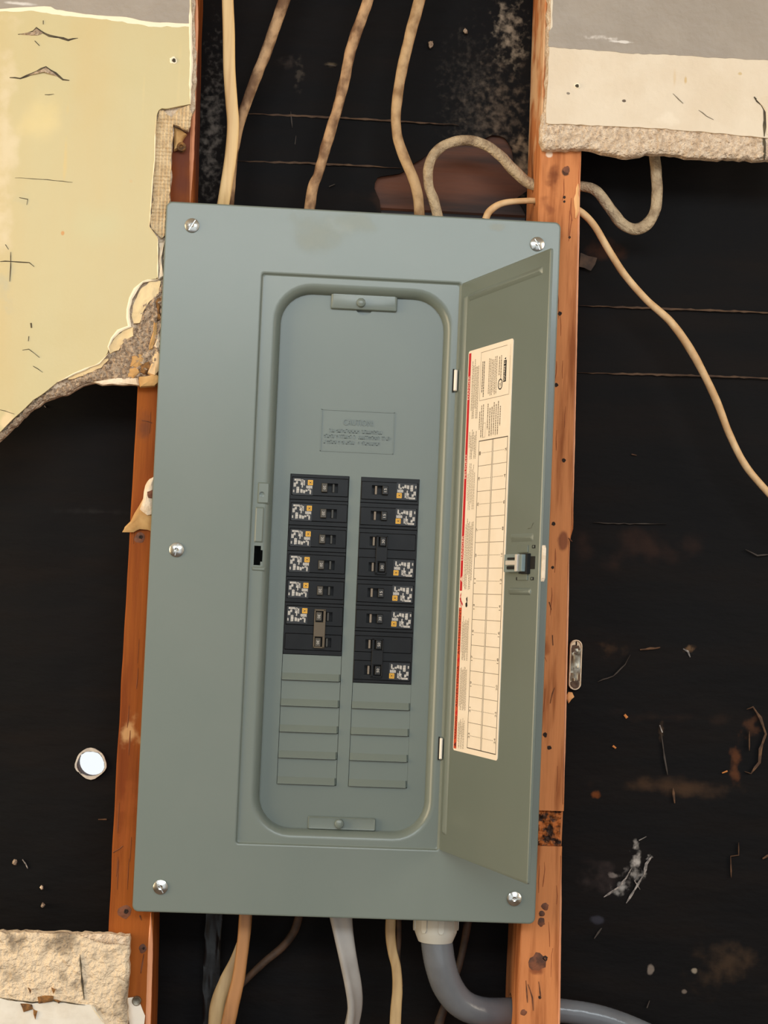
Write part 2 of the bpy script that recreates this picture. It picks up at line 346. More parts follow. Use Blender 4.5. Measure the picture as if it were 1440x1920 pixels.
for pts in ([(440, 212), (620, 220), (760, 228), (860, 234)], [(440, 302), (580, 306), (700, 312), (752, 316)], [(1085, 573), (1250, 579), (1440, 586), (1500, 588)], [(1083, 699), (1260, 703), (1440, 709), (1500, 711)]):
    ribbon('printed_line', pts, 3.2, FB - .0030, MAT['line'], wall, seed=len(pts))

YM = FB - .0028
M('smear', (172, 162, 154), (104, 98, 94), scale=260, rough=.8); M('scrape', (104, 72, 46), (74, 50, 34), scale=200, rough=.8); M('scrape_dim', (70, 62, 56), rough=.8); M('orange_bit', (196, 122, 60), rough=.8)
for nm, m_, wd, P_ in (('paint_smear', 'smear', 5, [(1222, 1606), (1212, 1620), (1208, 1640)]), ('paint_smear', 'smear', 4, [(1210, 1636), (1196, 1658), (1184, 1678), (1174, 1694)]), ('paint_smear', 'smear', 4, [(1184, 1628), (1174, 1646), (1160, 1664), (1132, 1682)]), ('paint_smear', 'smear', 2.5, [(1196, 1640), (1190, 1652), (1200, 1668)]),
                       ('paint_smear', 'smear', 3, [(1198, 1576), (1212, 1568)]), ('scrape_mark', 'scrape', 5, [(1400, 1330), (1412, 1325), (1426, 1346), (1436, 1376), (1426, 1405), (1424, 1430), (1408, 1450), (1396, 1446)]), ('scrape_mark', 'scrape', 3, [(1405, 1372), (1405, 1408)]),
                       ('scrape_mark', 'scrape_dim', 2, [(1182, 1228), (1172, 1246), (1150, 1268), (1120, 1278)]), ('scrape_mark', 'scrape_dim', 2.4, [(1240, 1376), (1246, 1420), (1252, 1454)]), ('scrape_mark', 'smear', 4, [(1237, 1360), (1242, 1374)]), ('scrape_mark', 'scrape', 5, [(1262, 1478), (1265, 1506)]),
                       ('scrape_mark', 'scrape', 2.5, [(1385, 1580), (1385, 1604), (1370, 1606), (1371, 1645)]), ('scrape_mark', 'scrape', 3.5, [(1430, 1610), (1446, 1600)]), ('scrape_mark', 'scrape', 4, [(1200, 1218), (1238, 1214)]), ('scrape_mark', 'smear', 4, [(1281, 1216), (1290, 1222), (1294, 1232)]),
                       ('scrape_mark', 'orange_bit', 5, [(1149, 1398), (1155, 1403)]), ('scrape_mark', 'orange_bit', 5, [(1171, 1340), (1176, 1346)]), ('scrape_mark', 'orange_bit', 3, [(1354, 1450), (1364, 1446)]), ('scrape_mark', 'scrape', 3, [(1184, 852), (1194, 854)]), ('scrape_mark', 'scrape_dim', 1.6, [(1112, 980), (1180, 982), (1250, 982)]),
                       ('scrape_mark', 'scrape_dim', 2, [(1398, 1030), (1420, 1042), (1444, 1040)]), ('scrape_mark', 'scrape_dim', 1.6, [(545, 208), (548, 240)]), ('scrape_mark', 'scrape_dim', 2.2, [(555, 255), (553, 270)]), ('scrape_mark', 'scrape_dim', 2.4, [(617, 350), (628, 345)]), ('scrape_mark', 'scrape_dim', 2, [(612, 122), (630, 124)]),
                       ('scrape_mark', 'smear', 3, [(42, 1612), (48, 1620), (52, 1628)]), ('scrape_mark', 'scrape', 3, [(184, 1537), (200, 1536)]), ('scrape_mark', 'smear', 3, [(83, 760), (86, 764)]), ('scrape_mark', 'scrape_dim', 3, [(1114, 1760), (1122, 1748), (1128, 1740)]), ('scrape_mark', 'scrape_dim', 3, [(1213, 1890), (1218, 1876)])):
    ribbon(nm, P_, wd, YM, MAT[m_], wall, seed=int(P_[0][0]))
relief('hanging_scrap', [(1088, 474), (1104, 480), (1120, 484), (1116, 496), (1108, 508), (1096, 502), (1086, 500)], FB - .008, .002, .0018, MAT['cable_dark'], wall, amp=.002, ns=60, step=.005, seed=6)

# ------------------------------------------------------------------ studs
def stud(name, lab, Le, Re, mat, seed):
    """Le, Re: left and right edges of the front face as (px, py) lists, read at the stud's own depth"""
    Y = .022
    lp = [at(x, y, Y) for x, y in Le]; rp = [at(x, y, Y) for x, y in Re]
    def ip(P, z):
        P = sorted(P, key=lambda p: p.z); zs = [p.z for p in P]; xs = [p.x for p in P]
        if z < zs[0]: return xs[0] + (z - zs[0]) * (xs[1] - xs[0]) / (zs[1] - zs[0])
        if z > zs[-1]: return xs[-1] + (z - zs[-1]) * (xs[-1] - xs[-2]) / (zs[-1] - zs[-2])
        return float(np.interp(z, zs, xs))
    root = thing(name, lab, 'wall stud', ((lp[-1].x + rp[-1].x) / 2, .066, 0))
    g = G(); L = []
    for z in np.linspace(0, 2.5, 400):
        zz = min(max(z, .9), 2.15); a = ip(lp, zz); b = ip(rp, zz)
        a += .0006 * noise.noise((seed, z * 25, 0)); b += .0006 * noise.noise((seed, 9, z * 25))
        w_ = .0012 + .0006 * noise.noise((seed, z * 40, 5))
        L.append([(a, .110, z), (a, .05, z), (a, Y + w_, z), (a + w_, Y, z), ((a + b) / 2, Y + .0003 * noise.noise((z * 30, 1, seed)), z), (b - w_ * 1.6, Y, z), (b, Y + w_ * 1.6, z), (b, .05, z), (b, .110, z)])
    g.loops(L, True, True)
    return root, g.build('timber', mat, root, smooth=math.radians(30))
sl, tl = stud('wall_stud', 'orange-brown wooden wall stud left of the grey panel, between black felt and plaster', [(258, 730), (231, 1215), (216, 1480), (203, 1750)], [(371, 0), (362, 380), (288, 1715), (283, 1920)], MAT['wood_left'], 2)
sr, tr = stud('wall_stud', 'orange-brown wooden wall stud right of the grey panel with a chewed notch', [(1022, 0), (1013, 280), (1009, 410), (977, 1735), (969, 1920)], [(1099, 0), (1090, 290), (1085, 500), (1075, 990), (1069, 1010), (1058, 1510), (1054, 1600), (1050, 1920)], MAT['wood_right'], 5)
def disc(name, px, py, r, Y, mat, parent, sq=1, h=.0006, seed=0, dent=True):
    p = at(px, py, Y); s = (1.65 + Y) / F * r; rnd = random.Random(seed + int(px)); n = 14
    rad = [rnd.uniform(.82, 1.15) for _ in range(n)]
    def lp(k, y): return [(p.x + s * k * rad[i] * math.cos(2 * PI * i / n), y, p.z + s * sq * k * rad[i] * math.sin(2 * PI * i / n)) for i in range(n)]
    g = G(); L = [lp(1, Y + .002), lp(1, Y - h * .4), lp(.85, Y - h)]
    if dent: L += [lp(.5, Y - h), lp(.3, Y - h * .2)]
    g.loops(L, True, True)
    return g.build(name, mat, parent, smooth=math.radians(50))
for x, y, r, sq in ((234, 1710, 12, 1), (268, 1779, 7, 1.2), (262, 1008, 10, 1.1)): disc('knot', x, y, r, .022, MAT['knot'], sl, sq, dent=False, h=.0003); disc('nail_hole', x + r * .2, y - r * .1, r * .35, .0217, MAT['hole_dark'], sl)
for x, y, r, sq in ((1008, 1805, 14, 1.1), (1022, 1797, 5, 1), (1022, 1700, 7, 1), (1016, 1713, 6, .9), (1015, 1729, 7, 1.2), (1030, 1402, 4, 1), (1022, 1378, 4, 1.2), (982, 1899, 6, 1), (1062, 318, 7, 1),
                    (1057, 863, 4, 1), (1058, 370, 3, 1), (1068, 445, 2.5, 1), (1058, 378, 2.5, 1), (1036, 1064, 3, 1), (1050, 588, 4, 1), (1043, 722, 4, 1), (1038, 982, 4, 1), (1012, 1870, 3, 1)):
    disc('nail_hole' if r < 6 else 'knot', x, y, r if r < 9 else r * 1.15, .022, MAT['hole_dark' if r < 6 else 'knot'], sr, sq, dent=r < 6, h=.0003)
# chewed notch: cut the timber and lay a splintered surface in it
A = at(1000, 1519, .022); B = at(1062, 1588, .022)
c = G(); c.box(A.x, B.x + .01, 0, .0285, B.z, A.z); cut(tr, c)
relief('splintered_notch', [(1002, 1517), (1056, 1517), (1052, 1540), (1050, 1560), (1053, 1586), (1000, 1586)], .0265, .004, .0011, MAT['wood_rot'], sr, amp=.0035, ns=260, jit=.0008, step=.004, seed=8)['label'] = 'splintered rough notch in the stud face'
ribbon('pale_split', [(1084, 345), (1081, 372), (1082, 396), (1079, 410)], 8, .0215, MAT['wood_pale'], sr, h=.001, seed=4)
rg = random.Random(3)
for _ in range(26):
    y_ = rg.uniform(300, 1880); xr = 1088 - (y_ - 290) * .0255; xl = max(xr - 64, 1052 - (y_ - 290) * .052); x_ = rg.uniform(max(xl, xr - 60) + 6, xr - 8)
    ribbon('grain_mark', [(x_, y_), (x_ + rg.uniform(-3, 2), y_ + rg.uniform(10, 28)), (x_ + rg.uniform(-5, 2), y_ + rg.uniform(32, 54))], rg.uniform(1.2, 2.6), .0220, MAT['grain'], sr, h=.0003, seed=int(y_))
for _ in range(12):
    y_ = rg.uniform(760, 1680); x_ = 258 - (y_ - 730) * .054 + rg.uniform(6, 34)
    ribbon('grain_mark', [(x_, y_), (x_ - 1, y_ + 20), (x_ - 3, y_ + rg.uniform(36, 60))], rg.uniform(1.2, 2.4), .0220, MAT['grain_left'], sl, h=.0003, seed=int(y_))
ribbon('pale_arris', [(368, -60), (367, 60), (361, 240), (356, 390)], 9, .0222, MAT['painted_edge_light'], sl, h=.0012, seed=4)  # edge highlight of the left stud painted as a ribbon
ribbon('pale_arris', [(283, 1712), (281, 1800), (277, 1925), (276, 1990)], 10, .0222, MAT['painted_edge_light'], sl, h=.0012, seed=4)
ribbon('pale_arris', [(1088, 292), (1083, 500), (1073, 985)], 4, .0222, MAT['painted_edge_light'], sr, h=.0006, seed=4)  # light caught by the right arris, painted as a bright ribbon
ribbon('pale_arris', [(1067, 1015), (1056, 1508)], 4, .0222, MAT['painted_edge_light'], sr, h=.0006, seed=5)
ribbon('pale_arris', [(1052, 1604), (1048, 1925), (1047, 1990)], 4, .0222, MAT['painted_edge_light'], sr, h=.0006, seed=6)
for pts in ([(1066, 1008), (1073, 1016)], [(1030, 1128), (1034, 1144)], [(1036, 1190), (1037, 1210)], [(1032, 1318), (1036, 1300), (1040, 1290)], [(990, 1845), (998, 1870), (1000, 1895)], [(986, 1838), (989, 1880)], [(1010, 1840), (1014, 1872)]):
    ribbon('grain_crack', pts, 2.2, .0218, MAT['knot'], sr, h=.0004, seed=2)
for pts in ([(270, 1788), (264, 1825)], [(212, 1598), (224, 1592), (230, 1586)], [(266, 788), (285, 793)], [(262, 1716), (265, 1726)]):
    ribbon('grain_crack', pts, 2.5, .0218, MAT['knot'], sl, h=.0004, seed=2)
# cable bores through the right stud
def bore(o, px, py, Y, r):
    p = at(px, py, Y); c = G(); c.lathe((p.x, p.y, p.z), [(r, -.06), (r, .06)], 16, 'x'); cut(o, c)
bore(tr, 1050, 352, .066, .0075); bore(tr, 1050, 385, .05, .0045); bore(tr, 1005, 1893, .072, .0155)
# split blocks at the left stud
def flake(name, px, Y, th, mat, parent=None, seed=0, lift=0, tilt=(0, 0), label=None):
    cx = sum(p[0] for p in px) / len(px); cy = sum(p[1] for p in px) / len(px); rnd = random.Random(seed)
    c = at(cx, cy, Y); W = [at(x, y, Y) for x, y in px]; g = G()
    def yy(p): return tilt[0] * (p.x - c.x) + tilt[1] * (p.z - c.z)
    pts = []
    for i in range(len(W)):
        a, b = W[i], W[(i + 1) % len(W)]; pts.append(a); pts.append((a + b) / 2 + Vector((rnd.uniform(-1, 1), 0, rnd.uniform(-1, 1))) * (b - a).length * .08)
    L = [[(p.x, Y + yy(p) + th, p.z) for p in pts], [(p.x, Y + yy(p) + th * .3, p.z) for p in pts]]
    for k, h in ((.9, 0), (.55, -lift * .7), (.15, -lift)):
        L.append([(c.x + (p.x - c.x) * k, Y + yy(p) * k + h + th * .08 * rnd.uniform(-1, 1), c.z + (p.z - c.z) * k) for p in pts])
    g.loops(L, True, True)
    o = g.build(name, mat, parent, smooth=math.radians(35))
    if label: o['label'] = label
    return o

# ------------------------------------------------------------------ plaster
YP = .0052
pl = thing('plaster_patch', 'x', 'plaster', tuple(at(150, 400, .022))); tag(pl, 'large yellow-green painted plaster with ragged broken edge, upper left', 'plaster')
edge_low = [(303, 440), (318, 452), (318, 600), (314, 640), (300, 700), (258, 722), (230, 719), (170, 718), (155, 722), (125, 740), (100, 746), (82, 752), (62, 766), (50, 776), (25, 800), (10, 815), (-10, 834), (-60, 870)]
relief('base_coat', [(-90, -90), (366, -90), (365, 60), (368, 120), (366, 185), (366, 200), (358, 214), (354, 243), (343, 242), (325, 232), (324, 262), (321, 300), (319, 375), (316, 400), (318, 440)] + edge_low[1:] + [(-90, 890)],
       .0100, .0110, .0026, MAT['base_coat'], pl, amp=.0012, ns=160, jit=.0010, step=.006, taper=(.010, .004), seed=11)
def gridh(x, z):
    return .0020 * (max(0, math.sin(x * 1800)) ** .5 + max(0, math.sin(z * 1800)) ** .5) * .6
relief('mesh_strip', [(300, 206), (307, 206), (314, 215), (322, 220), (334, 204), (345, 200), (356, 198), (360, 214), (354, 243), (343, 241), (325, 233), (323, 262), (320, 300), (319, 340), (318, 375), (315, 400), (310, 440), (303, 448), (295, 440), (284, 428), (281, 415), (285, 392), (287, 360), (290, 300), (291, 272), (293, 230), (296, 214)],
       .0064, .004, .0009, MAT['base_mesh'], pl, amp=.0008, ns=200, jit=.0008, step=.004, seed=12, hf=lambda x, z_: gridh(x, z_) - .0012)['label'] = 'tan plaster strip with the print of wire mesh'
relief('broken_core', [(296, 528), (318, 520), (316, 600), (300, 690), (250, 715), (170, 716), (150, 722), (122, 740), (80, 750), (48, 780), (10, 814), (-10, 830), (-14, 822), (14, 796), (44, 764), (78, 738), (110, 722), (150, 700), (190, 680), (214, 662), (222, 632), (250, 622), (256, 606), (258, 586), (262, 568), (276, 556)],
       .0066, .012, .0010, MAT['base_grey'], pl, amp=.0030, ns=300, jit=.0012, step=.004, taper=(.005, .004), seed=13)['label'] = 'rough broken edge of grey-tan plaster'
for px in ([(302, 526), (280, 528), (262, 544), (252, 566), (246, 592), (250, 606), (262, 606), (268, 586), (280, 566), (298, 552)], [(250, 612), (232, 618), (214, 634), (204, 652), (206, 664), (222, 656), (232, 640), (250, 630)], [(190, 676), (160, 688), (130, 704), (128, 712), (156, 704), (190, 690), (206, 672)]):
    relief('under_coat', px, .0062, .004, .0012, MAT['under_coat'], pl, amp=.0010, ns=150, jit=.0007, step=.004, seed=17)
fin = [(-90, -90), (362, -90), (359, 0), (358, 60), (360, 120), (357, 195), (340, 198), (312, 204), (300, 203), (294, 214), (291, 250), (290, 300), (286, 340), (283, 385), (280, 425), (296, 446), (296, 480), (295, 522), (268, 526), (256, 538), (246, 556), (240, 575), (240, 596), (243, 612), (222, 620), (212, 630), (203, 646), (203, 658), (196, 672), (182, 684), (160, 692), (128, 706), (108, 716), (88, 732), (62, 750), (42, 770), (24, 786), (4, 806), (-14, 824), (-90, 866)]
relief('finish_coat', fin, YP, .003, .003, MAT['yellow_paint'], pl, amp=.0004, ns=18, jit=.0005, step=.007, seed=14)
for pts, wd in (([(357, -20), (357, 60), (359, 120), (357, 150), (357, 196)], 5), ([(296, 524), (268, 528), (254, 543), (245, 560), (240, 580), (240, 596), (243, 612), (222, 621), (210, 634), (203, 650), (206, 660)], 6), ([(204, 662), (186, 682), (160, 692), (130, 705), (108, 717)], 3), ([(296, 446), (296, 480), (296, 523)], 2.5), ([(294, 214), (291, 250), (290, 300), (286, 340), (283, 385), (280, 425), (296, 446)], 2)):
    ribbon('chipped_rim', pts, wd, YP - .0004, MAT['finish_edge'], pl, h=.0008, seed=3)
grey = [(-90, -90), (358, -90), (357, -20), (357, 44), (330, 43), (300, 42), (262, 38), (236, 32), (200, 30), (160, 26), (125, 21), (104, 18), (96, 12), (60, 13), (20, 15), (-90, 18)]
relief('grey_paint', grey, YP - .0005, .0006, .003, MAT['grey_paint'], pl, amp=.0004, ns=18, jit=.0005, step=.005, seed=15)
relief('cream_underpaint', [(-90, 12), (96, 9), (200, 24), (262, 34), (357, 40), (357, 50), (280, 50), (200, 36), (120, 30), (60, 20), (-90, 24)], YP - .0002, .0004, .0025, MAT['finish_edge'], pl, amp=.0004, ns=18, jit=.0008, step=.005, seed=16)
for pts, wd in (([(34, 64), (50, 63), (62, 58), (68, 52), (76, 58), (92, 67), (110, 70), (128, 75), (146, 71)], 4), ([(18, 145), (38, 147), (60, 138), (86, 126), (104, 138), (118, 149), (130, 151)], 4.5), ([(66, 54), (68, 66)], 4), ([(84, 177), (92, 178), (101, 176)], 1.5),
                ([(28, 333), (80, 336), (136, 342)], 1.2), ([(0, 490), (20, 490), (36, 491), (55, 492), (64, 500)], 2.5), ([(20, 472), (20, 500), (18, 528)], 2), ([(42, 656), (54, 655), (64, 662), (74, 670)], 1.6), ([(58, 605), (59, 615)], 4), ([(62, 686), (80, 698)], 1.5), ([(36, 370), (52, 374), (50, 384)], 2), ([(65, 76), (74, 86)], 1.6), ([(0, 768), (27, 776)], 1.6),
                ([(10, 458), (16, 468)], 1.5), ([(54, 630), (53, 640)], 1.6), ([(81, 38), (81, 46)], 1.6)):
    ribbon('paint_crack', pts, wd, YP - .0001, MAT['crack'], pl, h=.0006, seed=6)
disc('nail_hole', 325, 113, 7, YP - .0002, MAT['finish_edge'], pl); disc('nail_hole', 326, 113, 3.6, YP - .0014, MAT['crack'], pl)
# paint blisters as raised tents
for px in ([(36, 64), (60, 60), (68, 53), (80, 61), (70, 66), (56, 66)], [(52, 142), (68, 134), (86, 126), (100, 136), (108, 143), (88, 134), (72, 136)]):
    flake('paint_blister', px, YP - .001, .001, MAT['base_grey'], pl, lift=.0012)
# crumbs and torn paper in the broken corner
for i, (px, m, t) in enumerate((([(246, 668), (262, 662), (274, 668), (272, 680), (258, 690), (243, 688)], 'kraft', .2), ([(242, 690), (258, 688), (262, 698), (250, 710), (236, 708)], 'kraft', -.4), ([(264, 684), (280, 676), (286, 690), (274, 702), (262, 698)], 'debris', .3),
                       ([(288, 600), (296, 596), (294, 625), (286, 655), (278, 660), (284, 630)], 'kraft', .1), ([(298, 608), (303, 640), (294, 660), (288, 650), (294, 630)], 'plaster_white', .2), ([(286, 662), (304, 644), (304, 690), (290, 706), (276, 700)], 'cable_thin', .2),
                       ([(170, 716), (258, 708), (262, 722), (230, 722), (190, 722)], 'plaster_white', 0), ([(260, 706), (292, 700), (306, 708), (290, 724), (262, 726)], 'kraft', .1), ([(290, 560), (304, 556), (302, 600), (294, 604)], 'debris', .1), ([(298, 452), (309, 450), (307, 520), (297, 528), (297, 490)], 'plaster_white', 0))):
    flake('broken_chip', px, .0063, .008, MAT[m], pl, seed=i, lift=.0012, tilt=(t * .5, .05))
# right-hand plaster
pr = thing('plaster_patch', 'x', 'plaster', tuple(at(1230, 200, .022))); tag(pr, 'cream and grey painted plaster above the right stud bay', 'plaster')
relief('base_coat', [(1031, -90), (1027, 60), (1024, 180), (1014, 235), (1014, 262), (1020, 277), (1045, 279), (1095, 277), (1130, 285), (1158, 289), (1180, 294), (1215, 285), (1250, 287), (1300, 294), (1370, 296), (1425, 298), (1520, 300), (1520, -90)],
       .0075, .0135, .0011, MAT['base_coat'], pr, amp=.0022, ns=300, jit=.0010, step=.005, taper=(.003, .003), seed=21)
relief('finish_coat', [(1033, -90), (1032, 50), (1030, 90), (1027, 160), (1024, 200), (1024, 232), (1060, 232), (1130, 236), (1240, 241), (1320, 247), (1425, 257), (1520, 262), (1520, -90)], YP, .0034, .0024, MAT['cream_paint'], pr, amp=.0005, ns=22, jit=.0005, step=.005, seed=22)
relief('grey_paint', [(1036, -90), (1036, 50), (1029, 60), (1029, 88), (1060, 90), (1120, 95), (1180, 100), (1280, 104), (1360, 109), (1440, 113), (1520, 118), (1520, -90)], YP - .0005, .0006, .0024, MAT['grey_paint'], pr, amp=.0005, ns=22, jit=.0006, step=.004, seed=23)
ribbon('wall_crack', [(1414, 181), (1420, 190), (1428, 196), (1434, 205), (1434, 225), (1433, 256)], 6, YP - .0002, MAT['crack'], pr, h=.0006, seed=6)
ribbon('wall_crack', [(1432, 256), (1434, 275), (1433, 300)], 6, .0070, MAT['crack'], pr, h=.0010, seed=6)
flake('lifted_edge', [(1418, 186), (1440, 180), (1460, 190), (1460, 250), (1438, 252), (1436, 210)], YP - .001, .001, MAT['cream_paint'], pr, lift=.001)
disc('nail_hole', 1082, 161, 6, YP - .0002, MAT['finish_edge'], pr); disc('nail_hole', 1082, 161, 3.4, YP - .0012, MAT['crack'], pr)
for pts in ([(1262, 175), (1272, 186), (1281, 194)], [(1310, 206), (1325, 218), (1338, 224)]): ribbon('paint_crack', pts, 1.6, YP - .0003, MAT['ink_mid'], pr, h=.0004, seed=1)
# lower-left plaster
pb = thing('plaster_patch', 'x', 'plaster', tuple(at(110, 1850, .022))); tag(pb, 'rough cream plaster with white lower half in the bottom left corner', 'plaster')
relief('base_coat', [(-90, 1748), (60, 1750), (190, 1753), (242, 1756), (243, 1790), (240, 1850), (238, 1900), (238, 1990), (-90, 1990)], .0062, .015, .0013, MAT['base_lower'], pb, amp=.0018, ns=110, jit=.0009, step=.004, taper=(.003, .002), seed=31)
relief('finish_coat', [(-90, 1866), (0, 1871), (24, 1876), (60, 1880), (100, 1876), (160, 1883), (172, 1884), (182, 1900), (200, 1922), (214, 1990), (-90, 1990)], YP - .0010, .003, .0024, MAT['white_lower'], pb, amp=.0004, ns=30, jit=.0008, step=.004, seed=32)
ribbon('wall_crack', [(150, 1790), (153, 1830), (156, 1860), (158, 1874)], 3, .0044, MAT['crack'], pb, h=.0006, seed=3)
ribbon('chipped_rim', [(0, 1870), (24, 1875), (60, 1880), (100, 1877), (160, 1884)], 2.4, YP - .0014, MAT['crack'], pb, h=.0006, seed=3)
ribbon('chipped_rim', [(171, 1884), (178, 1896), (190, 1912), (200, 1922)], 2, YP - .0014, MAT['finish_edge'], pb, h=.001, seed=3)
for i, px in enumerate(([(38, 1882), (60, 1884), (62, 1892), (44, 1898)], [(70, 1870), (100, 1868), (98, 1878), (72, 1882)], [(52, 1852), (58, 1858), (57, 1864)], [(96, 1852), (104, 1856), (100, 1864)], [(62, 1892), (70, 1896), (66, 1912)], [(100, 1874), (114, 1878), (110, 1882)])):
    flake('debris_crumb', px, .003, .002, MAT['debris'], pb, seed=i, lift=.001)
flake('brown_stain_chip', [(150, 1754), (240, 1758), (240, 1772), (200, 1770)], .0050, .002, MAT['base_coat'], pb, seed=2, lift=.0004)
scr = thing('paper_scrap', 'torn cream paper pinned by a nail at the foot of the left stud', 'paper', tuple(at(254, 1900, .02)))
flake('torn_paper', [(236, 1872), (250, 1870), (262, 1880), (272, 1905), (276, 1990), (236, 1990), (240, 1900)], .0195, .0012, MAT['paper'], scr, seed=3, lift=.001)
g = G(); p = at(256, 1877, .018); g.lathe(p, [(.0045, .003), (.0045, 0), (.0035, -.0012), (.0018, -.0006)], 12); g.build('nail_head', MAT['steel'], scr, smooth=.6)
scr = thing('paper_scrap', 'torn tan paper and white plaster lump on the left stud beside the panel', 'paper', tuple(at(262, 950, .02)))
flake('torn_paper', [(285, 905), (288, 998), (262, 992), (250, 998), (229, 998), (234, 988), (252, 962), (268, 935)], .0175, .0025, MAT['kraft'], scr, seed=5, lift=.001, tilt=(.10, 0))
flake('plaster_lump', [(289, 893), (290, 962), (276, 966), (262, 955), (268, 935), (272, 910), (280, 898)], .0150, .005, MAT['plaster_white'], scr, seed=6, lift=.0025)
flake('nail_head', [(276, 922), (286, 918), (288, 934), (278, 934)], .0118, .003, MAT['knot'], scr, seed=7, lift=.0006)
scr = thing('paper_scrap', 'curled tan paper around a nail in the notch at the top left', 'paper', tuple(at(335, 260, .02)))
flake('torn_paper', [(326, 238), (340, 243), (350, 250), (342, 262), (338, 276), (326, 282)], .0150, .006, MAT['kraft'], scr, seed=8, lift=.002, tilt=(.2, 0))
g = G(); p = at(340, 275, .014); g.lathe(p, [(.0040, .008), (.0046, 0), (.0042, -.001), (.002, -.0012), (.0012, .001)], 14); g.build('nail_head', MAT['debris'], scr, smooth=.6)

# ------------------------------------------------------------------ the panel
panel = thing('breaker_panel', 'large grey electrical breaker panel with open door on the right', 'electrical panel', (0, .095, ZO - .3))
def z(v): return ZO + v
g = G(); B0, B1 = .0045, .095   # enclosure box: back and four walls
g.box(-.178, .178, B1 - .0015, B1, z(-.322), z(.322)); g.box(-.178, -.1765, B0, B1, z(-.322), z(.322)); g.box(.1765, .178, B0, B1, z(-.322), z(.322))
g.box(-.178, .178, B0, B1, z(.3205), z(.322)); g.box(-.178, .178, B0, B1, z(-.322), z(-.3205)); g.build('enclosure_box', MAT['panel_inner'], panel)
g = G(); OX0, OX1, OZ0, OZ1 = -.0762, .0815, -.2552, .2562
W, H = .190, .3363
L = [rr(-W, W, z(-H), z(H), .006, .0042), rr(-W, W, z(-H), z(H), .006, .0010), rr(-W + .0004, W - .0004, z(-H + .0004), z(H - .0004), .0056, .0003), rr(-W + .0012, W - .0012, z(-H + .0012), z(H - .0012), .005, 0), rr(-W + .0018, W - .0018, z(-H + .0018), z(H - .0018), .0045, 0)]
RX0, RX1, RZ0, RZ1 = -.0974, .0970, -.2712, .2732
for e, y, r in ((.0006, 0, .004), (.0, 0, .0035), (-.0010, .0004, .0030), (-.0022, .0022, .0025), (-.0030, .0026, .002), (-.0036, .0026, .002)):
    L.append(rr(RX0 - e, RX1 + e, z(RZ0 - e), z(RZ1 + e), r, y))
L.append(rr(OX0 - .0092, OX1 + .0092, z(OZ0 - .0092), z(OZ1 + .0092), .0392, .0026))
for t in np.linspace(0, 1, 8):
    e = .0085 * (1 - math.sin(t * PI / 2)); L.append(rr(OX0 - e, OX1 + e, z(OZ0 - e), z(OZ1 + e), .030 + e, .0026 + .0114 * (1 - math.cos(t * PI / 2))))
L.append(rr(OX0 + .0002, OX1 - .0002, z(OZ0 + .0002), z(OZ1 - .0002), .030, .0155))
g.loops(L); cover = g.build('cover', MAT['panel'], panel, smooth=math.radians(24))
a = at(477, 1023, .0026); b = at(489, 1060, .0026)
c = G(); c.box(a.x, b.x - .0006, -.01, .01, b.z, a.z); c.box(b.x - .0008, b.x + .0012, -.01, .01, b.z + .0035, a.z - .004); cut(cover, c)
# latch plate: recessed pad with a dimple and pressed steps on the left rim
def padp(name, x0, y0, x1, y1, Y, h, bev, par, mat='panel'):
    a = at(x0, y1, Y); b = at(x1, y0, Y); g = G()
    g.loops([rr(a.x, b.x, a.z, b.z, .001, Y + .001, 3), rr(a.x, b.x, a.z, b.z, .001, Y, 3), rr(a.x + bev, b.x - bev, a.z + bev, b.z - bev, .0008, Y - h, 3)], True, True)
    return g.build(name, MAT[mat], par, smooth=.4)
o = padp('latch_pad', 482, 905, 506, 944, .0026, .0014, .0012, panel)
p = at(491, 927, .0012); c = G(); c.lathe(p, [(.0026, -.005), (.0026, .01)], 20); cut(o, c)
g = G(); g.lathe((p.x, .0022, p.z), [(.0027, .001), (.0027, 0), (.0004, .0006)], 20); g.build('dimple', MAT['panel'], panel, smooth=.5)
padp('pressed_step', 476, 951, 496, 1017, .0026, .0011, .0014, panel)
padp('pressed_step', 472, 1063, 498, 1070, .0026, .0011, .0012, panel)
# hinge pins
for x0, y0, x1, y1 in ((850, 694, 858, 733), (823, 1384, 830, 1423)):
    a = at(x0, y1, 0); b = at(x1, y0, 0); g = G(); g.box(a.x, b.x, -.003, .003, a.z, b.z, .0008)
    g.build('hinge_tab', MAT['paper'], panel)['label'] = 'bright cream hinge tab'
    g = G(); g.box(a.x - .0010, a.x + .0002, -.0004, .003, a.z - .001, b.z + .001); g.build('hinge_slot', MAT['black'], panel)
# dead front
YD = .014; PIT = .02466
df = G(); df.loops([rr(-.079, .0843, z(-.2580), z(.2590), .030, YD + .0016), rr(-.079, .0843, z(-.2580), z(.2590), .030, YD)], True, True)
dead = df.build('dead_front', MAT['panel_inner'], panel)
CL = (-.0603, -.0035); CR = (.0077, .0642); ZT = .0819
c = G()
for x0, x1 in (CL, CR): c.box(x0, x1, 0, .03, z(ZT - PIT * 12 - .0002), z(ZT))
p = at(683, 574, YD); c.lathe((p.x, 0, p.z), [(.0088, 0), (.0088, .03)], 28); cut(dead, c)
g = G(); g.box(p.x - .012, p.x + .012, YD + .0030, YD + .0040, p.z - .012, p.z + .02); g.build('notch_backing', MAT['panel_inner'], dead)
fg = G(); W_ = .0560
prof = [(-.0002, .0004), (-.0178, .0004), (-.0238, -.0032), (-.0243, -.0032), (-.0243, .0010)]
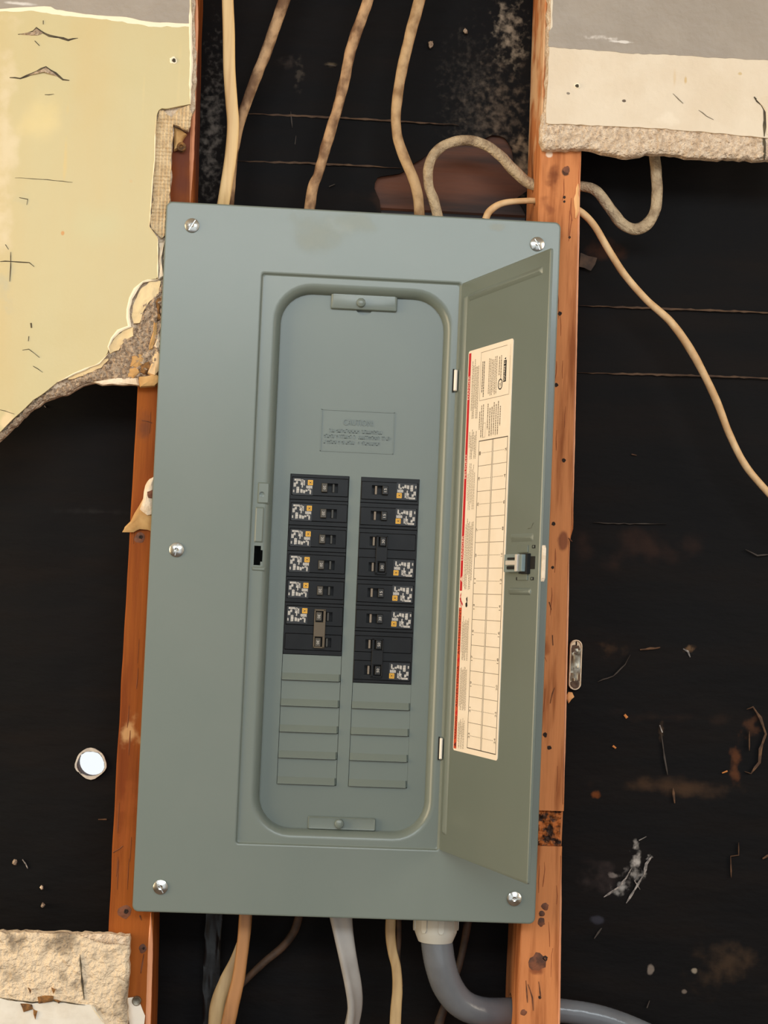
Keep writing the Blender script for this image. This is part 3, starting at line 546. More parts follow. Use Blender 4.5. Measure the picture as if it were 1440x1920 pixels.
fg.loops([[(0, y, v) for v, y in prof + [(-.0243, .003), (-.0002, .003)]], [(W_ * .012, y - (.0002 if y < 0 else 0), v) for v, y in prof + [(-.0243, .003), (-.0002, .003)]], [(W_ * .97, y, v) for v, y in prof + [(-.0243, .003), (-.0002, .003)]],
          [(W_, max(y, .0004), v) for v, y in prof + [(-.0243, .003), (-.0002, .003)]]], True, True)
fm = None
for (x0, x1), k0 in ((CL, 7), (CR, 8)):
    for k in range(k0, 12):
        if fm is None: o = fg.build('filler_plate', MAT['panel_inner'], smooth=.35); fm = o.data
        else: o = bpy.data.objects.new('filler_plate', fm); COL.objects.link(o)
        o.parent = dead; o.location = Vector((x0 + .0004, YD, z(ZT - PIT * k))) - wloc(dead)
# embossed caution frame and lettering
def textmesh(s, ext=0):
    cu = bpy.data.curves.new('t', 'FONT'); cu.body = s; cu.size = 1; cu.extrude = ext; cu.resolution_u = 2
    o = bpy.data.objects.new('t', cu); COL.objects.link(o); bpy.context.view_layer.update()
    me = bpy.data.meshes.new_from_object(o.evaluated_get(bpy.context.evaluated_depsgraph_get()))
    v = [tuple(q.co) for q in me.vertices]; f = [tuple(q.vertices) for q in me.polygons]
    bpy.data.objects.remove(o); bpy.data.meshes.remove(me); bpy.data.curves.remove(cu)
    xs = [q[0] for q in v]; ys = [q[1] for q in v]
    return [((q[0] - min(xs)) / (max(xs) - min(xs)), (q[1] - min(ys)) / (max(ys) - min(ys)), q[2]) for q in v], f
A = at(603, 767, YD); B = at(737, 852, YD); g = G(); x0, x1, z1, z0 = A.x, B.x, A.z, B.z
for bx in ((x0, x1, z1 - .0007, z1), (x0, x1, z0, z0 + .0006), (x0, x0 + .0007, z0, z1), (x1 - .0006, x1, z0, z1)): g.box(bx[0], bx[1], YD - .0007, YD + .0005, bx[2], bx[3])
g.build('embossed_frame', MAT['panel_inner'], dead)
g = G(); v, f = textmesh('CAUTION:', .01); A = at(643, 797, YD); B = at(700, 785, YD)
g.add([(A.x + q[0] * (B.x - A.x), YD - (.0009 if q[2] > 0 else -.0002), A.z + q[1] * .0058) for q in v], f)
rnd = random.Random(5)
for r, (xa, xb) in enumerate(((.12, .84), (.05, .96), (.05, .8))):
    t = xa
    while t < xb:
        wd = rnd.uniform(.012, .022); zz = z0 + (z1 - z0) * (.46 - .135 * r); xx = x0 + (x1 - x0) * t
        if rnd.random() > .14:
            hh = .0033
            for _ in range(2):
                if rnd.random() < .8: g.box(xx, xx + .0005, YD - .0006, YD + .0003, zz, zz + hh)
                xx += wd * (x1 - x0) * .45
            q = rnd.choice((0, .5, .86)); g.box(x0 + (x1 - x0) * t, xx, YD - .0006, YD + .0003, zz + hh * q, zz + hh * q + .0005)
        t += wd + .006
g.build('embossed_lettering', MAT['panel_inner'], dead)
# retaining clips
for (xa, ya, xb, yb, kx, ky, up) in ((620, 552, 745, 582, 677, 567, 1), (577, 1530, 704, 1556, 636, 1545, -1)):
    a = at(xa, yb - 3, YD); b = at(xb, ya + 4, YD); g = G()
    Lc = [rr(a.x, b.x, a.z, b.z, .0012, YD + .001, 3), rr(a.x, b.x, a.z, b.z, .0012, YD - .0032, 3), rr(a.x + .0006, b.x - .0006, a.z + .0006, b.z - .0006, .001, YD - .0042, 3)]
    if up > 0: Lc += [rr(a.x + .002, b.x - .002, a.z + .0035, b.z - .0012, .001, YD - .0050, 3)]
    else: Lc += [rr(a.x + .0012, b.x - .0012, a.z + .0014, b.z - .0014, .001, YD - .0040, 3)]
    g.loops(Lc, True, True); g.build('retaining_clip', MAT['panel'], panel, smooth=.5)
    p = at(kx, ky, .006); g = G(); g.lathe((p.x, .006, p.z), [(.0044, .006), (.0044, .0005), (.0040, -.0009), (.0024, -.0017), (.0008, -.0019)], 24); g.build('clip_screw', MAT['panel'], panel, smooth=.7)
# cover screws
sm = None
for (sx, sz, ang) in ((-.1648, .3139, 60), (.1675, .3138, -62), (-.1647, .0037, 78), (-.1646, -.3127, -62), (.1692, -.3129, 2)):
    if sm is None:
        g = G(); g.lathe((0, 0, 0), [(.0064, 0), (.0070, -.0008), (.0068, -.0014), (.0050, -.0022), (.0022, -.0028), (.0010, -.0024), (.0004, -.0012)], 32)
        o = g.build('cover_screw', MAT['chrome'], None, smooth=.5)
        c = G(); c.box(-.0055, .0060, -.01, -.0013, -.00032, .00032); cut(o, c); sm = o.data
    else: o = bpy.data.objects.new('cover_screw', sm); COL.objects.link(o)
    o.parent = panel; o.location = Vector((sx, 0, z(sz))) - wloc(panel); o.rotation_euler = (0, math.radians(-ang), 0); o['label'] = 'shiny round slotted screw'

# ------------------------------------------------------------------ door
TH = 1.2713; HX = .0959; DH0, DH1 = -.2683, .2708; DW = .1944
door = bpy.data.objects.new('door', bpy.data.meshes.new('door')); COL.objects.link(door); door.parent = panel
door.location = Vector((HX, 0, ZO)) - wloc(panel); door.rotation_euler = (0, 0, -TH)
sv = Vector((math.cos(TH), -math.sin(TH), 0)); nv = Vector((-math.sin(TH), -math.cos(TH), 0))
def D(px, py, off=0):                      # point of the door's inner face seen at a pixel: (across, up)
    d = ray(px, py); o0 = Vector((HX, 0, ZO)) + nv * off; t = (o0 - CAM).dot(nv) / d.dot(nv); p = CAM + d * t - Vector((HX, 0, ZO)); return p.dot(sv), p.z
def fill(o, g, mat, smooth=None):
    me = bpy.data.meshes.new(o.name); me.from_pydata(g.v, [], g.f)
    for m in (mat if isinstance(mat, list) else [mat]): me.materials.append(m)
    if isinstance(mat, list): me.polygons.foreach_set('material_index', g.m)
    else:
        bm = bmesh.new(); bm.from_mesh(me); bmesh.ops.recalc_face_normals(bm, faces=bm.faces); bm.to_mesh(me); bm.free()
    if smooth: me.polygons.foreach_set('use_smooth', [True] * len(me.polygons)); me.set_sharp_from_angle(angle=smooth)
    o.data = me
def dchild(name, g, mat, smooth=None):
    o = bpy.data.objects.new(name, bpy.data.meshes.new(name)); COL.objects.link(o); o.parent = door; fill(o, g, mat, smooth); return o
g = G(); g.loops([rr(.001, DW, DH0, DH1, .002, .0030, 3), rr(0, DW + .001, DH0 - .001, DH1 + .001, .002, .0024, 3), rr(0, DW + .001, DH0 - .001, DH1 + .001, .002, .0006, 3), rr(.0008, DW, DH0 + .0004, DH1 - .0004, .0016, 0, 3)], True, True)
fill(door, g, MAT['panel'], .4)
def drib(name, s0, s1, z0, z1, h, bev, dip=0):
    g = G(); g.loops([rr(s0, s1, z0, z1, min(.002, (s1 - s0) * .4, (z1 - z0) * .4), .0008, 3), rr(s0, s1, z0, z1, min(.002, (s1 - s0) * .4, (z1 - z0) * .4), 0, 3), rr(s0 + bev, s1 - bev, z0 + bev, z1 - bev, .0005, -h, 3)], True, True)
    return dchild(name, g, MAT['panel'], .9)
s0, za = D(880, 553); s1, zb_ = D(1018, 497); drib('stiffening_bead', s0, s1, za - .0062, za + .0012, .0022, .0028)
s0, za = D(869, 556); s1, _ = D(877, 556); _, zc = D(830, 1564); drib('stiffening_bead', s0, s1, zc, za, .0022, .0028)
# latch area
s0, zt = D(958, 1008); s1, zb2 = D(1000, 1002)
drib('pressed_step', s0, s1, zt - .004, zt + .003, .0016, .003)
s0, zt = D(955, 1104); s1, zb2 = D(996, 1104); drib('pressed_step', s0, s1, zt - .005, zt + .001, .0016, .002)
lt = G()
def dbox(g, x0, y0, x1, y1, o0, o1, b=.0003, m=0):
    sa, z1_ = D(x0, y0); sb, z0_ = D(x1, y1); xa, xb = min(sa, sb), max(sa, sb); za_, zb_ = min(z0_, z1_), max(z0_, z1_)
    if b:
        g.loops([rr(xa, xb, za_, zb_, b, -o0, 1), rr(xa, xb, za_, zb_, b, -(o1 - b), 1), rr(xa + b, xb - b, za_ + b, zb_ - b, b, -o1, 1)], True, True, m)
    else: g.box(xa, xb, -o1, -o0, za_, zb_, 0, m)
dbox(lt, 955, 1040, 981, 1073, .0002, .005, m=0)
dbox(lt, 980, 1038, 994, 1076, .0002, .0035, m=1)
dbox(lt, 962, 1052, 980, 1060, .0045, .0075, m=2)
dbox(lt, 962, 1046, 980, 1050, .0045, .0058, m=1); dbox(lt, 961, 1062, 978, 1068, .0045, .0058, m=1)
dbox(lt, 981, 1040, 984, 1072, .003, .008, m=2); dbox(lt, 987, 1040, 991, 1072, .003, .007, m=0)
dbox(lt, 973, 1023, 991, 1036, .0001, .0012, m=3); dbox(lt, 972, 1076, 990, 1088, .0001, .0012, m=3)
dbox(lt, 994, 1043, 1003, 1067, .0001, .0004, m=1); dbox(lt, 998, 1022, 1004, 1028, .0001, .0004, m=1); dbox(lt, 995, 1082, 1001, 1088, .0001, .0004, m=1); dbox(lt, 968, 1082, 971, 1088, .0001, .0004, m=1)
dbox(lt, 1000, 1023, 1002, 1027, .0004, .0008, m=3); dbox(lt, 997, 1083, 999, 1087, .0004, .0008, m=3)
dchild('latch', lt, [MAT['clear'], MAT['black'], MAT['print_white'], MAT['panel']])['label'] = 'clear plastic latch over dark slots'
# latch finger tab outside the free edge
_, z1_ = D(1008, 1022); _, z0_ = D(1008, 1090)
g = G(); g.loops([[(DW - .004, y, z1_), (DW + .0005, y, z1_), (DW + .0022, y, z1_ - .003), (DW + .0022, y, z0_ + .003), (DW + .0005, y, z0_), (DW - .004, y, z0_)] for y in (.0022, .0056)], True, True)
dchild('latch_tab', g, MAT['plaster_white'])['label'] = 'white latch finger tab'

# directory label: flat print
LB = G(); PMAT = [MAT[k] for k in ('paper', 'red', 'orange', 'ink', 'ink_mid', 'ink_soft', 'print_black', 'maroon', 'pink')]
TL, TR, BL, BR = D(880, 658, .0004), D(965, 634, .0004), D(848, 1405, .0004), D(930, 1427, .0004)
u0 = (TL[0] + BL[0]) / 2; u1 = (TR[0] + BR[0]) / 2; v1 = (TL[1] + TR[1]) / 2; v0 = (BL[1] + BR[1]) / 2; LW = u1 - u0; LH = v1 - v0
LB.loops([rr(u0, u1, v0, v1, .003, .0001, 4), rr(u0, u1, v0, v1, .003, -.0004, 4)], False, True, 0)
def U(a): return u0 + a * LW
def V_(b): return v1 - b * LH
def quad(a0, a1, b0, b1, m, off=.0005): LB.add([(U(a0), -off, V_(b0)), (U(a1), -off, V_(b0)), (U(a1), -off, V_(b1)), (U(a0), -off, V_(b1))], [(0, 1, 2, 3)][::1], m)
def lpoly(pts, m, off=.0005): LB.add([(U(a), -off, V_(b)) for a, b in pts], [tuple(range(len(pts)))], m)
def ltext(s, a0, a1, b0, b1, m, off=.0006):     # reads upwards; occupies the given box
    v, f = textmesh(s); LB.add([(U(a1) + q[1] * (U(a0) - U(a1)), -off, V_(b1) + q[0] * (V_(b0) - V_(b1))) for q in v], f, m)
LT = LH
quad(.015, .068, .006, .603, 1)
for s, b0, b1 in (('DANGER', .063, .123), ('PELIGRO', .262, .322), ('DANGER', .465, .527)): ltext(s, .020, .062, b0, b1, 8)
lpoly([(.020, .574), (.064, .566), (.064, .582)], 8, .0006)
# red figure and black hand symbols
for p in ([(.03, .615), (.05, .607), (.055, .612), (.04, .622)], [(.02, .622), (.05, .619), (.06, .626), (.04, .632)], [(.05, .625), (.10, .636), (.095, .641), (.045, .63)], [(.03, .63), (.04, .63), (.045, .643), (.035, .643)], [(.06, .628), (.08, .644), (.07, .645), (.055, .632)]): lpoly(p, 1)
lpoly([(.17, .622), (.20, .617), (.205, .628), (.19, .633)], 6); lpoly([(.16, .634), (.20, .630), (.21, .640), (.19, .644), (.165, .642)], 6)
quad(.015, .078, .645, .995, 2)
for s, b0, b1 in (('AVERTISSEMENT', .648, .762), ('ADVERTENCIA', .790, .893), ('WARNING', .915, .972)): ltext(s, .022, .070, b0, b1, 7)
for b in (.768, .899, .978): lpoly([(.025, b + .008), (.068, b), (.068, b + .014)], 7 if b > .9 else 1, .0006)
rnd = random.Random(11)
def lines(a0, a1, n, b0, b1, m=4, wob=.03, wd=.4, fill_=.93):
    """columns of fine print running along the label"""
    for i in range(n):
        a = a0 + (a1 - a0) * (i + .5) / n; hw = (a1 - a0) / n * wd * .5; b = b0 + rnd.uniform(0, wob); e = b1 - (rnd.uniform(0, wob * 1.3) if i % 3 == 0 else 0)
        while b < e:
            l = rnd.uniform(.0025, .007); l = min(l, e - b)
            quad(a - hw, a + hw, b, b + l, m); b += l + rnd.uniform(.0008, .0016)
        hw *= 1
lines(.10, .27, 6, .015, .175, 4); lines(.09, .27, 6, .188, .275, 4); lines(.09, .27, 6, .285, .402, 5); lines(.09, .28, 7, .415, .600, 4)
lines(.10, .26, 9, .665, .775, 5, .02, .55); lines(.10, .26, 9, .79, .898, 5, .02, .55); lines(.10, .25, 9, .908, .992, 5, .03, .55)
def frame(a0, a1, b0, b1, t=.004, m=4):
    tb = t * LW / LH; quad(a0, a1, b0, b0 + tb, m); quad(a0, a1, b1 - tb, b1, m); quad(a0, a0 + t, b0, b1, m); quad(a1 - t, a1, b0, b1, m)
frame(.30, .95, .012, .133); quad(.88, .95, .012, .040, 0, .00055)
lines(.33, .40, 2, .035, .125, 3, .01, .45); lines(.48, .68, 6, .030, .125, 4, .01); lines(.70, .78, 2, .03, .09, 4, .01)
quad(.815, .875, .048, .100, 6); ltext('SQUARE D', .825, .865, .0505, .0975, 0, .0007); lpoly([(.825, .044), (.86, .041), (.86, .047)], 6)
def ring(a, b, r, m, t=.22, off=.0006):
    n = 20; k = LW / LH; o = [(a + r * math.cos(2 * PI * i / n), b + r * k * math.sin(2 * PI * i / n)) for i in range(n)]; q = [(a + r * (1 - t) * math.cos(2 * PI * i / n), b + r * k * (1 - t) * math.sin(2 * PI * i / n)) for i in range(n)]
    LB.add([(U(x), -off, V_(y)) for x, y in o + q], [(i, (i + 1) % n, n + (i + 1) % n, n + i) for i in range(n)], m)
ring(.755, .1035, .05, 6); ltext('UL', .73, .78, .099, .108, 6)
lines(.30, .42, 3, .143, .225, 4, .02); lines(.48, .80, 7, .140, .225, 4, .02); frame(.40, .46, .19, .226, .004, 5)
ga, gb, gc0, gc1, gt, gbm = .325, .965, .630, .652, .2325, .987
frame(ga, gb, gt, gbm, .008, 3)
for a in (gc0, gc1): quad(a - .003, a + .003, gt, gbm, 3)
for i in range(12):
    b0 = gt + (gbm - gt) * i / 12; b1 = gt + (gbm - gt) * (i + 1) / 12; bm_ = (b0 + b1) / 2
    if i: quad(ga, gc0, b0 - .0006, b0 + .0006, 4); quad(gc1, gb, b0 - .0006, b0 + .0006, 4)
    for a0, a1 in ((ga + .07, gc0 - .01), (gc1 + .01, gb - .07)):
        a = a0
        while a < a1: quad(a, min(a + .024, a1), bm_ - .0005, bm_ + .0005, 4); a += .034
    for k_, (n1, ac) in enumerate(((4 * i + 1, ga + .035), (4 * i + 2, gb - .035))):
        ltext(str(2 * i + 1 + k_), ac - .016, ac + .016, bm_ - .0045 - (.002 if i > 4 else 0), bm_ + .0045 + (.002 if i > 4 else 0), 4)
dl = dchild('directory_label', LB, PMAT); dl['label'] = 'long cream circuit directory label with red and orange warning strip'
bm = bmesh.new(); bm.from_mesh(dl.data)
for f_ in bm.faces:
    if f_.normal.y > .5: f_.normal_flip()
bm.to_mesh(dl.data); bm.free()
g = G(); p0 = D(1000, 980); p1 = D(996, 990); p2 = D(990, 991)
for a, b in ((p0, p1), (p1, p2)): g.add([(a[0], -.0003, a[1]), (a[0] + .0006, -.0003, a[1]), (b[0] + .0006, -.0003, b[1]), (b[0], -.0003, b[1] - .0004)], [(0, 1, 2, 3)])
dchild('scratch', g, MAT['ink'])

# ------------------------------------------------------------------ circuit breakers
PW = .0562
def breaker_meshes(double):
    h = PIT * (2 if double else 1) - .0002; out = {}
    g = G(); u = PW / 2
    g.box(-u, u, -.0008, .040, -h, 0, .0003)
    n = 2 if double else 1
    for k in range(n):
        t = -k * PIT
        zt, zb = t - .0034, t - .0198
        if double and k == 0: zb = t - .0208
        if double and k == 1: zt = t - .0052
        g.loops([rr(-u + .0012, u - .0004, zb - .0008, zt + .0008, .0004, -.0006, 1), rr(-u + .0018, u - .0010, zb, zt, .0004, -.0022, 1)], True, True)
    out['case'] = g
    return out
def label_print(cx, zc):                   # rating label: black ground, white print, yellow square mark
    g = G(); W0, H0 = .0195, .0160
    x0, z1 = cx - W0 / 2, zc + H0 / 2
    g.box(x0, x0 + W0, -.00235, -.0021, z1 - H0, z1, 0, 0)
    S0 = .0005 * 1.0 / 9.6 * 1.03
    def R_(a0, b0, a1, b1, m=1, off=.0026):
        s = .0000533; g.add([(x0 + (a0 - 290) * s, -off, z1 - (b0 - 155) * s), (x0 + (a1 - 290) * s, -off, z1 - (b0 - 155) * s), (x0 + (a1 - 290) * s, -off, z1 - (b1 - 155) * s), (x0 + (a0 - 290) * s, -off, z1 - (b1 - 155) * s)], [(0, 1, 2, 3)], m)
    R_(560, 180, 650, 270, 2); R_(575, 195, 635, 255, 0, .0027); R_(581, 201, 629, 249, 2, .0028); R_(592, 214, 618, 238, 0, .0029)
    rnd = random.Random(4)
    for a0, b0, a1, b1 in ((315, 168, 430, 200), (306, 235, 352, 312), (345, 205, 383, 264), (430, 240, 482, 272), (452, 270, 476, 326), (490, 185, 508, 285), (535, 276, 645, 336), (598, 345, 626, 438), (566, 338, 596, 374), (524, 352, 560, 392), (482, 358, 520, 424), (430, 345, 474, 420), (360, 305, 410, 424), (300, 362, 325, 414)):
        w_, h_ = a1 - a0, b1 - b0
        if w_ > 40 and h_ < 40: R_(a0, b0, a1, b0 + 12); R_(a0, b1 - 14, a1, b1); R_(a0 + 8, b0, a0 + 26, b1)
        else:
            n = max(2, int(w_ / 14))
            for i in range(n): R_(a0 + w_ * i / n, b0 + rnd.uniform(0, 8), a0 + w_ * (i + .72) / n, b1 - rnd.uniform(0, 8))
            if rnd.random() < .6: R_(a0, b0 + h_ * .4, a1, b0 + h_ * .55)
    n = 16; s = .0000533; cx_, cz_ = x0 + (458 - 290) * s, z1 - (206 - 155) * s
    for r0, r1 in ((32, 23),):
        P = [(cx_ + r * s * math.cos(2 * PI * i / n), -.0026, cz_ + r * s * math.sin(2 * PI * i / n)) for r in (r0, r1) for i in range(n)]
        g.add(P, [(i, (i + 1) % n, n + (i + 1) % n, n + i) for i in range(n)], 1)
    R_(450, 196, 456, 222); R_(460, 190, 466, 216)
    return g
def number(s, cx, cz, y):                  # amp rating, reading downwards on the left column
    v, f = textmesh(s); g = G(); g.add([(cx - .0013 + q[1] * .0025, y, cz + .0018 - q[0] * .0036) for q in v], f); return g
def fixn(o):
    bm = bmesh.new(); bm.from_mesh(o.data)
    for f_ in bm.faces:
        if f_.normal.y > .5: f_.normal_flip()
    bm.to_mesh(o.data); bm.free(); return o
cache = {}
def bchild(key, name, g, mat, parent, smooth=None, cutg=None):
    if key in cache: o = bpy.data.objects.new(name, cache[key]); COL.objects.link(o)
    else:
        o = g().build(name, mat, None, smooth=smooth)
        if cutg: cut(o, cutg)
        if isinstance(mat, list) or 'num' in str(key): fixn(o)
        cache[key] = o.data
    o.parent = parent; return o
def gb_(f):
    def r():
        g = G(); f(g); return g
    return r
def breaker(col, slot, amps, label):
    double = len(amps) == 2; right = col == 'R'
    x0, x1 = CR if right else CL; xc = (x0 + x1) / 2; zt = z(ZT - PIT * slot)
    root = thing('circuit_breaker', label, 'circuit breaker', (xc, YD, zt), 'circuit breakers in the %s column' % ('right' if right else 'left'))
    h = PIT * (2 if double else 1) - .0002
    if right: root.location.z = zt - h; root.rotation_euler = (0, PI, 0)
    n = len(amps); c = G()
    for k in range(n): c.box(.0019 if not double else .0003, .0176, -.01, .006, -k * PIT - .0168, -k * PIT - .0078)
    bchild(('case', double), 'case', lambda: breaker_meshes(double)['case'], MAT['breaker'], root, None, c)
    lz = -.0122 if not double else -.0118
    o = bchild(('lab', double), 'rating_label', lambda: label_print(-.0160, lz), [MAT['print_black'], MAT['print_white'], MAT['print_yellow']], root)
    o['label'] = 'black rating label with white print and a yellow square'
    for k in range(n):
        t = -k * PIT
        bchild(('rib', k), 'toggle_rib', gb_(lambda g: g.box(.0124, .0145, -.0006, .006, t - .0165, t - .0081, .0003)), MAT['rib' if right else 'handle'], root) if not right else bchild(('ribr', k), 'toggle_rib', gb_(lambda g: g.box(.0124, .0145, -.0006, .006, t - .0165, t - .0081, .0003)), MAT['rib'], root)
        hm = 'handle_shaded' if right else 'handle'  # right-column handles carry their shade in the colour
        if double: hy = -.0060
        else: hy = -.0062
        def hg(g, t=t, hy=hy):
            a, b = .0021, .0075
            g.loops([[(a, .004, t - .0165), (b, .004, t - .0165), (b, .004, t - .0081), (a, .004, t - .0081)], [(a, hy + .0006, t - .0165), (b, hy + .0002, t - .0165), (b, hy + .0002, t - .0081), (a, hy + .0006, t - .0081)],
                     [(a + .0004, hy + .0002, t - .0161), (b - .0004, hy - .0003, t - .0161), (b - .0004, hy - .0003, t - .0085), (a + .0004, hy + .0002, t - .0085)]], True, True)
        ho = bchild(('h', k, double, right), 'toggle_handle', gb_(hg), MAT[hm if not double or right else 'handle'], root)
        s = amps[k] if not right else amps[n - 1 - k]
        bchild(('num', s, k, double), 'amp_number', lambda: number(s, .0048, t - .0123, hy - .0006), MAT['print_white'], ho)
    if double:
        def tg(g):
            a, b = .0004, .0112
            g.box(a, a + .0012, -.0058, -.0022, -.0422, -.0060, .0002); g.box(b - .0022, b, -.0058, -.0022, -.0422, -.0060, .0002)
            g.box(a, b, -.0060, -.0022, -.0316, -.0178, .0003); g.box(a, b, -.0058, -.0022, -.0070, -.0055, .0002); g.box(a, b, -.0058, -.0022, -.0425, -.0412, .0002)
        bchild(('tie', right), 'handle_tie', gb_(tg), MAT['breaker' if right else 'tie'], root)['label'] = 'black handle tie bar' if right else 'brown handle tie bar'
words = ['topmost', 'second from the top', 'third from the top', 'fourth from the top', 'fifth from the top']
for i in range(5): breaker('L', i, ['20'], 'black single breaker marked 20, %s in the left column' % words[i])
breaker('L', 5, ['30', '30'], 'black double breaker with brown tied handles marked 30, bottom of the left column')
breaker('R', 0, ['15'], 'black single breaker marked 15, topmost in the right column')
breaker('R', 1, ['15'], 'black single breaker marked 15, second from the top of the right column')
breaker('R', 2, ['30', '30'], 'black double breaker marked 30 in the upper part of the right column')
breaker('R', 4, ['15'], 'black single breaker marked 15, just below the right double breaker marked 30')
breaker('R', 5, ['20'], 'black single breaker marked 20, the only one in the right column')
breaker('R', 6, ['50', '50'], 'black double breaker marked 50, bottom of the right column')

# ------------------------------------------------------------------ cables
def spline(P, n=10):
    P = [np.array(p, float) for p in P]; P = [2 * P[0] - P[1]] + P + [2 * P[-1] - P[-2]]; out = []
    for i in range(1, len(P) - 2):
        for k in range(n):
            t = k / n; a, b, c, d = P[i - 1:i + 3]
            out.append(.5 * (2 * b + (c - a) * t + (2 * a - 5 * b + 4 * c - d) * t * t + (3 * b - a - 3 * c + d) * t ** 3))
    out.append(P[-2]); return out
def tube(name, pts, mat, lab=None, cat='cable', parent=None, flat=1.0, shape=None, n=14, lump=.03, seed=0, twist=0, rings=0, group=None):
    """pts: (px, py, depth, width in px)"""
    Q = spline([(*at(x, y, Y), wd * (1.65 + Y) / F / 2) for x, y, Y, wd in pts], 12); g = G(); L = []
    for i, q in enumerate(Q):
        p = Vector(q[:3]); r = q[3]; T = Vector((Q[min(i + 1, len(Q) - 1)] - Q[max(i - 1, 0)])[:3]).normalized()
        Nn = Vector((0, 1, 0)); Nn = (Nn - T * Nn.dot(T)).normalized(); Sd = T.cross(Nn)
        l = []; tw = twist * i / len(Q); rg = 1 + (rings * (.5 + .5 * math.cos(i * PI)) if rings else 0)
        for k in range(n):
            a = 2 * PI * k / n; ra = r * rg * (1 + lump * noise.noise((p.x * 90 + seed, p.z * 90, k * .8)) * 2)
            cx, cy = math.cos(a), math.sin(a) * flat
            if shape == 'twin': cy *= .72 + .42 * abs(math.cos(a)) ** 1.2
            if shape == 'fold': cy *= (.6 + .5 * math.cos(a * 1.5 + 1) ** 2)
            x_ = cx * math.cos(tw) - cy * math.sin(tw); y_ = cx * math.sin(tw) + cy * math.cos(tw)
            l.append(p + (Sd * x_ + Nn * y_) * ra)
        L.append(l)
    g.loops(L, True, True); lowest = min((Vector(q[:3]) for q in Q), key=lambda v: v.z)
    o = g.build(name, MAT[mat], parent, origin=tuple(lowest), smooth=.9)
    if lab: tag(o, lab, cat, group)
    return o
GT = 'old cables entering the top of the panel'; GB = 'cables leaving the bottom of the panel'
tube('flat_cable', [(426, -80, .05, 22), (427, 0, .05, 22), (429, 60, .05, 23), (430, 130, .05, 23), (434, 190, .05, 23), (437, 235, .05, 23), (433, 290, .05, 23), (424, 350, .05, 23), (417, 392, .055, 23)], 'cable_cream', 'flat cream-yellow cable, leftmost above the panel', flat=.42, shape='twin', n=24, lump=.0, group=GT)
tube('cloth_cable', [(560, -80, .07, 22), (533, 0, .07, 22), (500, 95, .07, 21), (478, 150, .07, 20), (455, 215, .07, 18), (444, 262, .072, 15), (438, 310, .074, 13), (431, 392, .076, 14)], 'cable_cloth', 'brown cloth cable slanting behind the flat cream one', seed=3, lump=.05, group=GT)
tube('cloth_cable', [(712, -80, .06, 21), (690, 0, .06, 21), (660, 85, .06, 21), (646, 150, .06, 20), (632, 205, .06, 19), (614, 265, .06, 20), (597, 325, .06, 18), (587, 350, .06, 20), (579, 400, .06, 20)], 'cable_cloth', 'brown cloth cable running down to the middle of the panel top', seed=5, lump=.07, group=GT)
tube('cloth_cable', [(808, -80, .06, 22), (787, 0, .06, 22), (768, 70, .06, 21), (752, 140, .06, 20), (743, 205, .06, 19), (744, 250, .06, 19), (756, 290, .06, 20), (773, 330, .06, 20), (783, 365, .06, 20), (787, 410, .06, 20)], 'cable_tan', 'tan cloth cable with a bend, left of the grey loop', seed=7, lump=.05, group=GT)
tube('looped_cable', [(822, 412, .06, 20), (814, 378, .06, 20), (804, 350, .06, 19), (803, 318, .06, 19), (813, 290, .06, 19), (838, 270, .06, 19), (874, 263, .06, 20), (910, 272, .062, 20), (940, 294, .064, 20), (962, 318, .066, 22), (990, 342, .066, 21), (1020, 352, .066, 20), (1060, 350, .066, 20), (1095, 350, .062, 19), (1120, 360, .055, 20), (1145, 392, .055, 21), (1165, 418, .055, 22), (1190, 430, .055, 22), (1213, 420, .055, 22), (1228, 396, .055, 21), (1232, 360, .055, 21), (1230, 320, .055, 21), (1226, 280, .055, 21), (1224, 230, .055, 21)],
     'cable_grey', 'thick grey-tan cable looping over the panel, through the right stud', seed=9, lump=.05)
tube('thin_cable', [(910, 412, .05, 13.8), (918, 396, .05, 13.8), (940, 382, .05, 12.6), (975, 377, .05, 11.5), (1010, 377, .05, 11.5), (1060, 383, .05, 11.5), (1090, 398, .05, 13.8), (1115, 424, .05, 13.8), (1142, 470, .052, 13.8), (1172, 516, .055, 13.8), (1212, 562, .055, 13.8), (1256, 602, .055, 14.9), (1290, 648, .055, 16.1), (1318, 698, .055, 14.9), (1345, 755, .055, 14.9), (1368, 815, .055, 13.8), (1400, 876, .055, 13.8), (1450, 935, .055, 13.8), (1490, 985, .055, 13.8)], 'cable_thin', 'thin cream cable curving through the stud down the right bay', seed=11, lump=.03)
tube('twin_cable', [(461, 1708, .05, 24), (458, 1750, .05, 24), (452, 1800, .05, 23), (446, 1840, .05, 24), (434, 1890, .05, 26), (424, 1940, .05, 26), (415, 2000, .05, 26)], 'cable_copper', 'glossy brown twin cable hanging below the panel on the left', flat=.6, shape='twin', n=24, lump=.02, group=GB)
tube('flat_cable', [(452, 1760, .066, 10), (440, 1800, .064, 18), (424, 1840, .062, 26), (408, 1885, .06, 28), (404, 1930, .06, 28), (400, 2000, .06, 28)], 'cable_lower', 'pale flat cable emerging behind the brown twin cable', flat=.35, lump=.02, group=GB)
tube('dark_cable', [(562, 1712, .095, 15), (552, 1745, .095, 15), (530, 1775, .095, 15), (498, 1802, .095, 14), (466, 1832, .095, 13), (440, 1860, .095, 12)], 'cable_dark', 'dim brown cable curving in shadow behind the panel bottom', lump=.02, group=GB)
tube('service_cable', [(638, 1708, .045, 44), (644, 1750, .045, 38), (653, 1800, .045, 36), (662, 1850, .045, 38), (664, 1890, .045, 40), (656, 1940, .045, 42), (650, 2000, .045, 42)], 'se_grey', 'thick grey twisted service cable under the middle of the panel', flat=.6, shape='fold', n=28, lump=.0, twist=1.5, group=GB)
